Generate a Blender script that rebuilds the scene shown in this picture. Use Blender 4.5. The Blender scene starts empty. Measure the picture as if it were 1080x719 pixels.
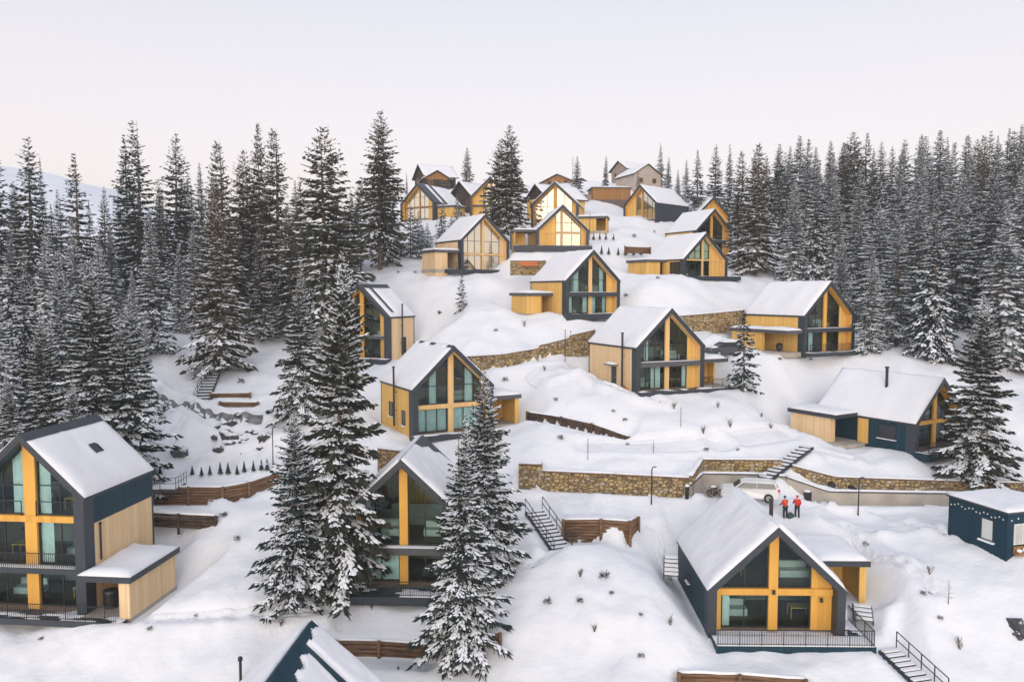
import bpy, bmesh, math, random
import numpy as np
from mathutils import Vector, noise as mnoise

random.seed(7)
rng = np.random.default_rng(11)
sc = bpy.context.scene
col = sc.collection
R = math.radians

# ------------------------------------------------------------------ camera
F_PX, PITCH = 809.1, R(3.68)
CP, SP = math.cos(PITCH), math.sin(PITCH)
cam_d = bpy.data.cameras.new('camera'); cam = bpy.data.objects.new('camera', cam_d); col.objects.link(cam)
cam_d.sensor_width = 36; cam_d.sensor_fit = 'HORIZONTAL'; cam_d.lens = F_PX / 1080 * 36
cam_d.clip_end = 6000; cam_d.clip_start = .5
cam.location = (0, 0, 0); cam.rotation_euler = (R(90) - PITCH, 0, 0)
sc.camera = cam

def ray(px, py):
    u = (px - 540) / F_PX; v = (359.5 - py) / F_PX
    d = Vector((u, CP + v * SP, -SP + v * CP))
    return d / d.y
def at(px, py, d):
    return ray(px, py) * d

# ------------------------------------------------------------------ mesh builder
class MB:
    def __init__(s): s.v = []; s.f = []; s.m = []
    def add(s, vs, fs, m=0):
        o = len(s.v); s.v += [tuple(p) for p in vs]
        for f in fs: s.f.append(tuple(i + o for i in f)); s.m.append(m)
    def box(s, x0, x1, y0, y1, z0, z1, m=0):
        s.add([(x0,y0,z0),(x1,y0,z0),(x1,y1,z0),(x0,y1,z0),(x0,y0,z1),(x1,y0,z1),(x1,y1,z1),(x0,y1,z1)],
              [(0,3,2,1),(4,5,6,7),(0,1,5,4),(1,2,6,5),(2,3,7,6),(3,0,4,7)], m)
    def prism(s, poly, y0, y1, m=0):            # polygon in xz, along y
        n = len(poly)
        s.add([(x,y0,z) for x,z in poly] + [(x,y1,z) for x,z in poly],
              [tuple(range(n)), tuple(range(2*n-1, n-1, -1))] + [(i, i+n, (i+1)%n+n, (i+1)%n) for i in range(n)], m)
    def slab(s, poly, z0, z1, m=0):             # polygon in xy, along z
        n = len(poly)
        s.add([(x,y,z0) for x,y in poly] + [(x,y,z1) for x,y in poly],
              [tuple(range(n)), tuple(range(2*n-1, n-1, -1))] + [(i, i+n, (i+1)%n+n, (i+1)%n) for i in range(n)], m)
    def bar(s, p, q, w, h=None, m=0):           # square bar between two points
        p = Vector(p); q = Vector(q); h = h or w; d = (q - p).normalized()
        a = d.cross(Vector((0,0,1)))
        if a.length < 1e-3: a = Vector((1,0,0))
        a.normalize(); b = a.cross(d).normalized(); a = a * w / 2; b = b * h / 2
        s.add([p-a-b,p+a-b,p+a+b,p-a+b,q-a-b,q+a-b,q+a+b,q-a+b],
              [(0,3,2,1),(4,5,6,7),(0,1,5,4),(1,2,6,5),(2,3,7,6),(3,0,4,7)], m)
    def tube(s, pts, rs, n=8, m=0):
        pts = [Vector(p) for p in pts]
        if not hasattr(rs, '__len__'): rs = [rs] * len(pts)
        vs = []; k = len(pts)
        for i, p in enumerate(pts):
            d = (pts[min(i+1,k-1)] - pts[max(i-1,0)]).normalized()
            a = d.cross(Vector((0,0,1)))
            if a.length < 1e-2: a = Vector((1,0,0))
            a.normalize(); b = d.cross(a)
            for j in range(n):
                t = 2*math.pi*j/n
                vs.append(p + (a*math.cos(t) + b*math.sin(t)) * rs[i])
        fs = [tuple(range(n)), tuple(range(k*n-1, k*n-n-1, -1))]
        for i in range(k-1):
            for j in range(n):
                j2 = (j+1)%n; fs.append((i*n+j, (i+1)*n+j, (i+1)*n+j2, i*n+j2))
        s.add(vs, fs, m)
    def ball(s, c, r, n=8, sq=(1,1,1), jit=0, m=0):
        vs = []; k = n//2
        for i in range(k+1):
            ph = math.pi*i/k
            for j in range(n):
                t = 2*math.pi*j/n; rr = r*(1+jit*(random.random()-.5))
                vs.append((c[0]+rr*sq[0]*math.sin(ph)*math.cos(t), c[1]+rr*sq[1]*math.sin(ph)*math.sin(t), c[2]+rr*sq[2]*math.cos(ph)))
        fs = [(i*n+j, (i+1)*n+j, (i+1)*n+(j+1)%n, i*n+(j+1)%n) for i in range(k) for j in range(n)]
        s.add(vs, fs, m)
    def build(s, name, mats, parent=None, smooth=False, normals=True, loc=None):
        me = bpy.data.meshes.new(name); me.from_pydata(s.v, [], s.f)
        if not isinstance(mats, (list, tuple)): mats = [mats]
        for m in mats: me.materials.append(m)
        if len(mats) > 1: me.polygons.foreach_set('material_index', s.m)
        if normals:
            bm = bmesh.new(); bm.from_mesh(me); bmesh.ops.recalc_face_normals(bm, faces=bm.faces); bm.to_mesh(me); bm.free()
        if smooth: me.polygons.foreach_set('use_smooth', [True]*len(me.polygons))
        me.update()
        o = bpy.data.objects.new(name, me); col.objects.link(o)
        if parent: o.parent = parent
        if loc is not None: o.location = loc
        return o

def tag(o, label=None, cat=None, group=None, kind=None):
    if label: o['label'] = label
    if cat: o['category'] = cat
    if group: o['group'] = group
    if kind: o['kind'] = kind
    elif cat: o['kind'] = 'thing'
    return o
def empty(name, loc, rz=0, label=None, cat=None, group=None):
    o = bpy.data.objects.new(name, None); col.objects.link(o)
    o.location = loc; o.rotation_euler = (0, 0, rz); o.empty_display_size = .3
    return tag(o, label, cat, group)
def copy_tree(o, parent=None):
    c = o.copy(); col.objects.link(c)
    if parent: c.parent = parent
    for ch in list(o.children): copy_tree(ch, c)
    return c

# ------------------------------------------------------------------ materials
def mat(name):
    m = bpy.data.materials.new(name); m.use_nodes = True
    nt = m.node_tree; return m, nt, nt.nodes['Principled BSDF']
def N(nt, t, **kw):
    n = nt.nodes.new(t)
    for k, v in kw.items(): setattr(n, k, v)
    return n
def ramp(nt, stops, fac=None):
    r = N(nt, 'ShaderNodeValToRGB'); e = r.color_ramp.elements
    while len(e) < len(stops): e.new(.5)
    for i, (p, c) in enumerate(stops): e[i].position = p; e[i].color = (*c, 1)
    if fac is not None: nt.links.new(fac, r.inputs[0])
    return r
def noisy(nt, scale, detail=4, coord='Object', vec=None):
    n = N(nt, 'ShaderNodeTexNoise'); n.inputs['Scale'].default_value = scale; n.inputs['Detail'].default_value = detail
    if vec is None:
        t = N(nt, 'ShaderNodeTexCoord'); vec = t.outputs[coord]
    nt.links.new(vec, n.inputs['Vector']); return n
def bump(nt, b, h, strength=.3, dist=.05):
    k = N(nt, 'ShaderNodeBump'); k.inputs['Strength'].default_value = strength; k.inputs['Distance'].default_value = dist
    nt.links.new(h, k.inputs['Height']); nt.links.new(k.outputs[0], b.inputs['Normal']); return k
def plain(name, c, rough=.7, var=.25, scale=6, metal=0):
    m, nt, b = mat(name)
    n = noisy(nt, scale)
    r = ramp(nt, [(.3, [x*(1-var) for x in c]), (.7, [min(1, x*(1+var)) for x in c])], n.outputs[0])
    nt.links.new(r.outputs[0], b.inputs['Base Color']); b.inputs['Roughness'].default_value = rough; b.inputs['Metallic'].default_value = metal
    return m
def snow_mat(name, bs=.5, c0=(.80,.83,.88), c1=(.88,.89,.92), scale=1.0):
    m, nt, b = mat(name)
    n1 = noisy(nt, .35*scale, 5); n2 = noisy(nt, 2.2*scale, 6); n3 = noisy(nt, 14, 3)
    r = ramp(nt, [(.3, c0), (.7, c1)], n1.outputs[0]); nt.links.new(r.outputs[0], b.inputs['Base Color'])
    a = N(nt, 'ShaderNodeMath', operation='MULTIPLY_ADD'); a.inputs[1].default_value = .07
    nt.links.new(n3.outputs[0], a.inputs[0]); nt.links.new(n2.outputs[0], a.inputs[2])
    bump(nt, b, a.outputs[0], bs, .12)
    b.inputs['Roughness'].default_value = .75; b.inputs['Specular IOR Level'].default_value = .25
    return m
def boards(name, cols, width=.15, gap=.25, rough=.65, seam=False, hor=False):
    """planks (or metal seams) running up the face; cols = dark, light"""
    m, nt, b = mat(name); L = nt.links.new
    t = N(nt, 'ShaderNodeTexCoord'); s = N(nt, 'ShaderNodeSeparateXYZ'); L(t.outputs['Object'], s.inputs[0])
    add = N(nt, 'ShaderNodeMath', operation='ADD')
    if hor: L(s.outputs[2], add.inputs[0]); add.inputs[1].default_value = 0
    else: L(s.outputs[0], add.inputs[0]); L(s.outputs[1], add.inputs[1])
    d = N(nt, 'ShaderNodeMath', operation='DIVIDE'); L(add.outputs[0], d.inputs[0]); d.inputs[1].default_value = width
    fl = N(nt, 'ShaderNodeMath', operation='FLOOR'); L(d.outputs[0], fl.inputs[0])
    fr = N(nt, 'ShaderNodeMath', operation='FRACT'); L(d.outputs[0], fr.inputs[0])
    oi = N(nt, 'ShaderNodeObjectInfo'); a2 = N(nt, 'ShaderNodeMath', operation='ADD'); L(fl.outputs[0], a2.inputs[0]); L(oi.outputs['Random'], a2.inputs[1])
    wn = N(nt, 'ShaderNodeTexWhiteNoise', noise_dimensions='1D'); L(a2.outputs[0], wn.inputs['W'])
    mp = N(nt, 'ShaderNodeMapping'); mp.inputs['Scale'].default_value = (5, 5, .6) if not hor else (.6, .6, 5); L(t.outputs['Object'], mp.inputs[0])
    gr = noisy(nt, 1.5, 5, vec=mp.outputs[0])
    mix = N(nt, 'ShaderNodeMath', operation='MULTIPLY_ADD'); mix.inputs[1].default_value = .55; L(wn.outputs[0], mix.inputs[0])
    h = N(nt, 'ShaderNodeMath', operation='MULTIPLY'); h.inputs[1].default_value = .6; L(gr.outputs[0], h.inputs[0]); L(h.outputs[0], mix.inputs[2])
    r = ramp(nt, [(.1, cols[0]), (.9, cols[1])], mix.outputs[0])
    g = N(nt, 'ShaderNodeMath', operation='LESS_THAN'); g.inputs[1].default_value = .1; L(fr.outputs[0], g.inputs[0])
    mul = N(nt, 'ShaderNodeMix', data_type='RGBA', blend_type='MULTIPLY')
    gs = N(nt, 'ShaderNodeMath', operation='MULTIPLY'); gs.inputs[1].default_value = gap; L(g.outputs[0], gs.inputs[0]); L(gs.outputs[0], mul.inputs['Factor'])
    L(r.outputs[0], mul.inputs['A']); mul.inputs['B'].default_value = (.15, .12, .1, 1)
    L(mul.outputs['Result'], b.inputs['Base Color']); b.inputs['Roughness'].default_value = rough; b.inputs['Specular IOR Level'].default_value = .22
    inv = N(nt, 'ShaderNodeMath', operation='SUBTRACT'); inv.inputs[0].default_value = 1; L(g.outputs[0], inv.inputs[1])
    bump(nt, b, g.outputs[0] if seam else inv.outputs[0], .5, .03)
    return m

SNOW = snow_mat('snow', .55, (.76,.78,.83), (.83,.845,.875))
ROOFSNOW = snow_mat('roof_snow', .25, (.75,.77,.82), (.80,.81,.85))
TREESNOW = plain('tree_snow', (.83,.86,.91), .8, .04, 3)
WOOD = boards('larch_boards', ((.60,.345,.09), (.82,.53,.165)))
PALEWOOD = boards('pale_larch_boards', ((.66,.46,.25), (.82,.62,.38)))
BEAMW = boards('larch_beam', ((.58,.30,.055), (.74,.41,.09)), width=.4, gap=0)
PALEBEAM = boards('pale_larch_beam', ((.66,.42,.17), (.78,.53,.25)), width=.4, gap=0)
BROWNW = boards('brown_boards', ((.22,.10,.03), (.38,.20,.07)))
DARKW = boards('dark_stained_boards', ((.025,.02,.018), (.06,.045,.035)))
METAL = boards('blue_grey_seam_metal', ((.004,.030,.050), (.010,.044,.068)), width=.42, gap=.4, rough=.5, seam=True)
GREY = plain('graphite_metal', (.027,.037,.050), .5, .15, 3)
GREY2 = plain('grey_fascia', (.075,.078,.088), .6, .15, 3)
BLACK = plain('black_steel', (.016,.018,.02), .45, .2)
CABIN = boards('navy_boards', ((.003,.026,.048), (.008,.038,.064)), width=.2, gap=.3)
DARKIN = plain('interior_oak_floor', (.16,.11,.07), .6); PARTW = plain('interior_wall', (.34,.33,.30), .9, .1, 1)
CONC = plain('concrete', (.40,.36,.31), .9, .18, .7)
CLOTH = plain('curtain_cloth', (.74,.77,.72), .9, .1, 2)
CREAM = plain('cream_sky_reflection_blind', (.86,.76,.55), .9, .06, 1)  # cream also stands in for pale sky reflected in the upper houses' panes
BARK = plain('bark', (.13,.095,.07), .95, .35, 5)
ROCK = plain('dark_rock', (.07,.07,.075), .9, .5, 2)
TWIG = plain('dry_twig', (.15,.10,.065), .9, .3, 3)
TYRE = plain('tyre_rubber', (.02,.02,.02), .8)
RIM = plain('alloy', (.45,.46,.48), .35, .1, 5, .8)
WHITEP = plain('white_car_paint', (.74,.75,.76), .25, .03)
GREYP = plain('dark_car_paint', (.06,.065,.075), .3, .1)
DGLASS = plain('tinted_car_glass', (.015,.02,.025), .08, .1)
RED = plain('red_jacket', (.60,.025,.02), .7, .2)
ORANGE = plain('orange_red_jacket', (.62,.07,.02), .7, .2)
NAVY = plain('dark_trousers', (.025,.03,.04), .8)
SKIN = plain('skin', (.55,.36,.27), .6, .05)
TEALC = plain('teal_hat', (.02,.09,.11), .8)
HAIR = plain('brown_hair', (.05,.03,.02), .8)
RUSTY = plain('orange_plank', (.50,.15,.05), .8)
GREYWALL = plain('grey_render', (.28,.22,.19), .9, .15, .8)

def logs_mat():
    m, nt, b = mat('weathered_logs'); L = nt.links.new
    t = N(nt, 'ShaderNodeTexCoord'); mp = N(nt, 'ShaderNodeMapping'); mp.inputs['Scale'].default_value = (.5, .5, 7); L(t.outputs['Object'], mp.inputs[0])
    n = noisy(nt, 1.4, 6, vec=mp.outputs[0]); r = ramp(nt, [(.25, (.07,.040,.024)), (.5, (.18,.10,.055)), (.75, (.34,.21,.115))], n.outputs[0])
    L(r.outputs[0], b.inputs['Base Color']); b.inputs['Roughness'].default_value = .9; bump(nt, b, n.outputs[0], .6, .04); return m
LOGS = logs_mat()
def logs2_mat():
    m, nt, b = mat('dark_wet_logs'); n = noisy(nt, 2.5, 5); r = ramp(nt, [(.3, (.035,.022,.018)), (.7, (.12,.075,.05))], n.outputs[0])
    nt.links.new(r.outputs[0], b.inputs['Base Color']); b.inputs['Roughness'].default_value = .9; return m
DLOGS = logs2_mat()
def stone_mat():
    m, nt, b = mat('sandstone_masonry'); L = nt.links.new
    t = N(nt, 'ShaderNodeTexCoord'); mp = N(nt, 'ShaderNodeMapping'); mp.inputs['Scale'].default_value = (2.5, 2.5, 3.7); L(t.outputs['Object'], mp.inputs[0])
    wob = noisy(nt, 1.2, 2, vec=mp.outputs[0]); va = N(nt, 'ShaderNodeVectorMath', operation='MULTIPLY_ADD'); va.inputs[1].default_value = (.35,.35,.35)
    L(wob.outputs['Color'], va.inputs[0]); L(mp.outputs[0], va.inputs[2])
    v = N(nt, 'ShaderNodeTexVoronoi', distance='CHEBYCHEV'); v.inputs['Scale'].default_value = 1.0; v.inputs['Randomness'].default_value = .75; L(va.outputs[0], v.inputs['Vector'])
    e = N(nt, 'ShaderNodeTexVoronoi', feature='DISTANCE_TO_EDGE'); e.inputs['Scale'].default_value = 1.0; e.inputs['Randomness'].default_value = .75; L(va.outputs[0], e.inputs['Vector'])
    s = N(nt, 'ShaderNodeSeparateColor'); L(v.outputs['Color'], s.inputs[0])
    r = ramp(nt, [(.0, (.17,.115,.06)), (.3, (.38,.27,.12)), (.6, (.52,.40,.20)), (.8, (.44,.31,.15)), (1, (.46,.43,.37))], s.outputs[0])
    n = noisy(nt, 5, 5); m1 = N(nt, 'ShaderNodeMix', data_type='RGBA', blend_type='MULTIPLY'); m1.inputs['Factor'].default_value = .7
    rr = ramp(nt, [(.3, (.6,.55,.5)), (.7, (1.1,1.1,1.1))], n.outputs[0]); L(r.outputs[0], m1.inputs['A']); L(rr.outputs[0], m1.inputs['B'])
    g = ramp(nt, [(.0, (.0,.0,.0)), (.09, (1,1,1))], e.outputs[0])
    m2 = N(nt, 'ShaderNodeMix', data_type='RGBA'); L(g.outputs[0], m2.inputs['Factor']); m2.inputs['A'].default_value = (.22,.17,.12,1); L(m1.outputs['Result'], m2.inputs['B'])
    L(m2.outputs['Result'], b.inputs['Base Color']); b.inputs['Roughness'].default_value = .9; bump(nt, b, g.outputs[0], 1.0, .14); return m
STONE = stone_mat()
def foliage(name, cs):
    m, nt, b = mat(name); L = nt.links.new
    oi = N(nt, 'ShaderNodeObjectInfo'); r1 = ramp(nt, [(0, cs[0]), (.5, cs[1]), (1, cs[2])], oi.outputs['Random'])
    n = noisy(nt, 1.1, 4); r2 = ramp(nt, [(.3, (.45,.5,.55)), (.7, (1.5,1.4,1.2))], n.outputs[0])
    mx = N(nt, 'ShaderNodeMix', data_type='RGBA', blend_type='MULTIPLY'); mx.inputs['Factor'].default_value = 1
    L(r1.outputs[0], mx.inputs['A']); L(r2.outputs[0], mx.inputs['B']); L(mx.outputs['Result'], b.inputs['Base Color'])
    b.inputs['Roughness'].default_value = .85; b.inputs['Specular IOR Level'].default_value = .2
    return m
NEEDLE = foliage('spruce_needles', ((.024,.044,.048), (.036,.050,.046), (.028,.048,.046)))
OLIVE = foliage('olive_spruce_needles', ((.058,.060,.044), (.078,.068,.046), (.050,.058,.046)))
BLUEN = foliage('blue_spruce_needles', ((.016,.034,.046), (.024,.044,.056), (.020,.036,.042)))
OLIVN = foliage('mixed_needles', ((.032,.044,.040), (.046,.050,.038), (.036,.046,.040)))
FROST = foliage('frosted_needles', ((.065,.095,.11), (.09,.12,.135), (.07,.105,.12)))
CONE = plain('spruce_cones', (.14,.075,.035), .9, .3, 4)

def glass_mat(name, tint, refl):
    m = bpy.data.materials.new(name); m.use_nodes = True; nt = m.node_tree; nt.nodes.clear(); L = nt.links.new
    o = N(nt, 'ShaderNodeOutputMaterial'); tr = N(nt, 'ShaderNodeBsdfTransparent'); tr.inputs[0].default_value = (*tint, 1)
    g = N(nt, 'ShaderNodeBsdfGlossy'); g.inputs['Roughness'].default_value = .02; g.inputs[0].default_value = (.60,.84,.92,1) if refl < .1 else (1,.96,.88,1)
    fr = N(nt, 'ShaderNodeFresnel'); fr.inputs[0].default_value = 1.5
    a = N(nt, 'ShaderNodeMath', operation='MULTIPLY_ADD', use_clamp=True); L(fr.outputs[0], a.inputs[0]); a.inputs[1].default_value = 1.0; a.inputs[2].default_value = refl
    mx = N(nt, 'ShaderNodeMixShader'); L(a.outputs[0], mx.inputs[0]); L(tr.outputs[0], mx.inputs[1]); L(g.outputs[0], mx.inputs[2]); L(mx.outputs[0], o.inputs[0])
    return m
GLASS = glass_mat('tinted_window_glass', (.70,.86,.88), .0)
CLEAR = glass_mat('clear_window_glass', (.95,.95,.93), .45)

# ------------------------------------------------------------------ house data: x, y, z of the front base centre, yaw, length, eave height
HW, RISE = 4.075, 3.815
HS = {
 'H1': (-30.6, 47.1, -20.1, 5.6, 7.6, 7.5), 'H2': (-7.1, 48.4, -19.0, 2.8, 8.4, 4.5), 'H3': (-5.4, 71.1, -13.1, -28.6, 8.8, 4.3),
 'H4': (-18.6, 92.8, -8.0, 24.1, 6.2, 5.1), 'H5': (16.3, 78.2, -10.0, -23.0, 10.0, 4.5), 'H6': (10.4, 98.1, -2.8, -27.5, 9.2, 4.3),
 'H7': (-3.9, 113.7, 3.2, -32.4, 8.1, 4.4), 'H8': (7.8, 118.7, 7.0, -6.9, 9.0, 2.5), 'H9': (7.3, 132.6, 10.2, 11.2, 9.0, 4.8),
 'H10': (25.5, 154.6, 14.2, 47.0, 11, 3.3), 'H11': (28.3, 112.4, 2.2, -27.1, 9.0, 2.6), 'H12': (35.8, 136.6, 6.4, -27.2, 8.5, 4.4),
 'H13': (36.7, 88.4, -6.9, -26.8, 9.5, 4.3), 'H14': (39.7, 70.1, -14.3, -30.7, 10.5, 2.6), 'H15': (16.0, 45.2, -20.7, 1.0, 9.4, 2.8),
}
def hbase(px, py, d): p = at(px, py, d); return (p.x, p.y, p.z)
HS['B1'] = (*hbase(440, 231, 152), 30, 10, 3.2)
HS['B4'] = (*hbase(517, 229, 150), 12, 9, 4.0)
HS['B10'] = (*hbase(752, 246, 158), -20, 9, 3.6)
EXTRA = {  # extra footprints in house space: annexes and decks
 'H1': [(4, 7.6, -.5, 5)], 'H2': [(-4.4, 4.4, -1.6, 0)], 'H3': [(4, 8, .5, 5)], 'H5': [(4, 7.6, 0, 5), (-4.4, 7.5, -1.2, 0)],
 'H6': [(-8.2, -4, 4, 8.5), (-4.4, 4.4, -1.2, 0)], 'H7': [(-8.5, -4, .5, 5), (-7, 4.4, -1, 0)], 'H8': [(-7.6, -4, 1, 5), (-7.6, 4.4, -1, 0)],
 'H9': [(4, 9, -1, 4)], 'H11': [(-8, -4, 4.5, 9), (-4, 6, -1.4, 0)], 'H13': [(-7, -4, .5, 9), (-4, 4.4, -1, 0)], 'H14': [(-7.4, -4, 4.6, 11), (-4, 4, -1.2, 0)],
 'H15': [(-4, 6.2, -1.7, 0), (4, 6.2, -1.7, 1.5)],
}
def rects(k):
    L = HS[k][4]; return [(-HW, HW, 0, L)] + EXTRA.get(k, [])

# ------------------------------------------------------------------ terrain
CT = [(0,719,43),(130,700,42.5),(250,719,41.5),(400,700,41.5),(540,719,41),(680,719,41),(800,715,41.5),(960,719,41.5),(1080,719,42),
 (200,640,46.5),(230,600,50),(250,560,55),(200,545,58),(300,600,50),(310,560,54),
 (560,640,45),(600,585,51),(600,602,49.5),(600,640,46),(600,690,43),(690,650,45),(700,620,49),(650,600,49.5),
 (930,640,46.5),(1000,620,48),(950,600,50),(1060,640,46),(1000,560,54.5),(1080,680,43.5),(1061,593,50),(999,565,54.5),(1080,585,50.5),
 (850,560,56),(780,540,59),(905,545,59.5),(1000,540,60.5),(1080,540,60),(650,536,59),(570,525,61.5),(540,530,60),
 (640,490,64),(640,470,67.5),(600,475,67),(740,470,68),(640,440,72.5),(760,430,74),(580,470,68),(557,455,70.5),(665,464,69.5),(557,434,76),
 (800,470,69),(800,440,74),(900,490,66.5),(1000,500,66),(840,400,82),(780,415,79),(940,390,85),(1050,440,75),
 (500,392,83.5),(560,395,82),(620,385,84),(760,352,92),(790,345,94),(560,350,94),(500,340,94),(450,330,98),(480,320,101),(430,300,108),(410,286,118),(700,310,103),(680,300,106),
 (470,372,88),(640,258,124),(640,242,132),(640,222,155),(645,213,172),(690,195,200),(455,236,150),(480,226,155),(455,200,185),(560,196,195),
 (700,240,140),(720,228,160),(800,290,122),(850,250,150),(950,260,150),(1080,250,150),(1080,320,120),(950,330,115),(900,340,105),(1000,370,95),(1080,400,85),(950,220,200),(1080,200,200),(850,215,190),
 (200,500,66),(290,490,66),(250,470,69),(190,460,70),(160,440,73),(150,400,80),(220,425,75.5),(235,385,86),(300,370,92),(170,360,94),(60,480,60),(0,500,58),(-100,480,60),(-100,400,80),
 (0,400,80),(0,340,110),(100,330,115),(200,320,115),(300,320,110),(350,300,118),(0,300,150),(200,290,150),(380,270,135),(-150,300,150),(300,445,72)]
cpts = [tuple(at(*c)) for c in CT]
cpts += [(0,260,31),(0,400,24),(100,300,38),(300,300,46),(-100,250,6),(-300,300,-6),(-100,400,-8),(300,150,22),(-200,60,-10),(200,60,-8),(-60,20,-26),(60,20,-26),(0,25,-25.5),(0,-60,-36),(-150,-50,-34),(150,-50,-34),(-60,300,14),
         (-400,700,-10),(0,700,5),(400,700,20),(0,1500,0),(-600,1500,-10),(600,1500,0),(-11,36,-23.2),(-8,30,-24)]
for k, (x, y, z, yaw, L, E) in HS.items():
    c, s = math.cos(R(yaw)), math.sin(R(yaw))
    for lx, ly, dz in ((-HW,0,-.1),(HW,0,-.1),(-HW,L,.5),(HW,L,.5)):
        cpts.append((x + lx*c + ly*s, y - lx*s + ly*c, z + dz))
cpts = np.array(cpts)
def basis(P, Q, c=3.0): return np.sqrt(((P[:, None, :2] - Q[None, :, :2])**2).sum(-1) + c*c)
A = basis(cpts, cpts) ; n_ = len(cpts)
Pm = np.c_[np.ones(n_), cpts[:, :2]]
K = np.block([[A - np.eye(n_)*.6, Pm], [Pm.T, np.zeros((3,3))]])
sol = np.linalg.lstsq(K, np.r_[cpts[:, 2], 0, 0, 0], rcond=None)[0]
WALLS = []    # retaining walls: (ax, ay, bx, by, z_base_a, z_base_b, z_top_a, z_top_b)
def fbm(x, y):
    out = np.zeros_like(x)
    r = np.random.default_rng(3)
    for wl, amp, n in ((26, .30, 6), (9, .20, 8), (3.4, .085, 10), (1.5, .035, 10)):
        for _ in range(n):
            a = r.uniform(0, math.pi*2); f = 2*math.pi/(wl*r.uniform(.7, 1.4)); ph = r.uniform(0, 6.28)
            out += amp / math.sqrt(n) * np.sin((x*math.cos(a) + y*math.sin(a))*f + ph + 1.3*np.sin((x*math.sin(a) - y*math.cos(a))*f*.6 + ph*2))
    return out
STAIRS = []  # flights: (top point, bottom point, halfwidth)
ROADS = []    # (polyline xy, halfwidth): levelled packed snow
def ground(x, y, fine=True):
    x = np.atleast_1d(np.asarray(x, float)); y = np.atleast_1d(np.asarray(y, float)); P = np.c_[x, y]
    h = np.concatenate([basis(P[i:i+20000], cpts) @ sol[:n_] for i in range(0, len(P), 20000)]) + sol[n_] + sol[n_+1]*x + sol[n_+2]*y
    if fine:
        nz = fbm(x, y)
        for ax, ay, bx, by, hw in ROADS:
            dx, dy = bx-ax, by-ay; l2 = dx*dx + dy*dy
            t = np.clip(((x-ax)*dx + (y-ay)*dy)/l2, 0, 1); d = np.hypot(x-ax-t*dx, y-ay-t*dy)
            nz = nz * (1 - .85*np.clip((hw + 1 - d)/1.2, 0, 1)); h = h - .22*np.clip((hw - d)/.5, 0, 1) + .22*np.exp(-((d-hw-.35)/.45)**2)
        h = h + nz
    for ax, ay, bx, by, za, zb, ta, tb in WALLS:
        dx, dy = bx-ax, by-ay; l = math.hypot(dx, dy); ux, uy = dx/l, dy/l
        s = (x-ax)*ux + (y-ay)*uy; sd = -(x-ax)*uy + (y-ay)*ux          # sd > 0 behind (further away) when a->b runs to the right
        t = np.clip(s/l, 0, 1); over = np.maximum(np.maximum(-s, s-l), 0)
        near = np.maximum(np.abs(sd), over) < 25
        fr = (sd < .3) & near; h = np.where(fr, np.minimum(h, za + (zb-za)*t + .05 + .30*np.maximum(-sd - .2, 0) + 2.2*over), h)
        bk = (sd >= .3) & near; h = np.where(bk, np.maximum(h, ta + (tb-ta)*t - .06 - .45*np.maximum(sd - 1.5, 0) - 2.2*over), h)
        bk2 = (sd >= .3) & near; h = np.where(bk2, np.minimum(h, ta + (tb-ta)*t + .0 + .55*np.maximum(sd-.6, 0) + 1.5*over + .0), h)
    hx, hy, hz, yaw, L, E = HS['H15']; lx, ly = x-hx, y-hy
    d = np.hypot(np.maximum(np.maximum(3.6-lx, lx-7.6), 0), np.maximum(np.maximum(3.0-ly, ly-9), 0)); h = np.where(d < 12, np.minimum(h, hz + .25 + .8*d), h)
    for p0, p1, hw in STAIRS:
        dx, dy = p1[0]-p0[0], p1[1]-p0[1]; l = math.hypot(dx, dy); s_ = ((x-p0[0])*dx + (y-p0[1])*dy)/l; q = np.abs((x-p0[0])*dy - (y-p0[1])*dx)/l
        zl = p0[2] + (p1[2]-p0[2])*np.clip(s_/l, 0, 1); d = np.maximum(q - hw, np.maximum(-s_, s_ - l)); d = np.maximum(d, 0)
        h = np.where(d < 6, np.clip(h, zl - .38 - .9*d, zl - .20 + .85*d), h)
    for k, (hx, hy, hz, yaw, L, E) in HS.items():
        c, s = math.cos(R(yaw)), math.sin(R(yaw)); lx = (x-hx)*c - (y-hy)*s; ly = (x-hx)*s + (y-hy)*c
        for i, (x0, x1, y0, y1) in enumerate(rects(k)):
            d = np.hypot(np.maximum(np.maximum(x0-lx, lx-x1), 0), np.maximum(np.maximum(y0-ly, ly-y1), 0))
            back = np.clip((ly - L*.5)/L, 0, 1)
            h = np.minimum(h, hz - .22 + np.maximum(d - .25, 0)*(.9 + 0*back))
            h = np.maximum(h, hz - 1.0 - d*.8)
    return h
def gz(x, y): return float(ground(x, y)[0])
def hit(px, py, d0=26, d1=330):
    ds = np.arange(d0, d1, .25); r = ray(px, py)
    h = ground(ds*r.x, ds); i = np.argmax(ds*r.z < h) if (ds*r.z < h).any() else len(ds)-1
    return Vector((ds[i]*r.x, ds[i], h[i]))

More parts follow.
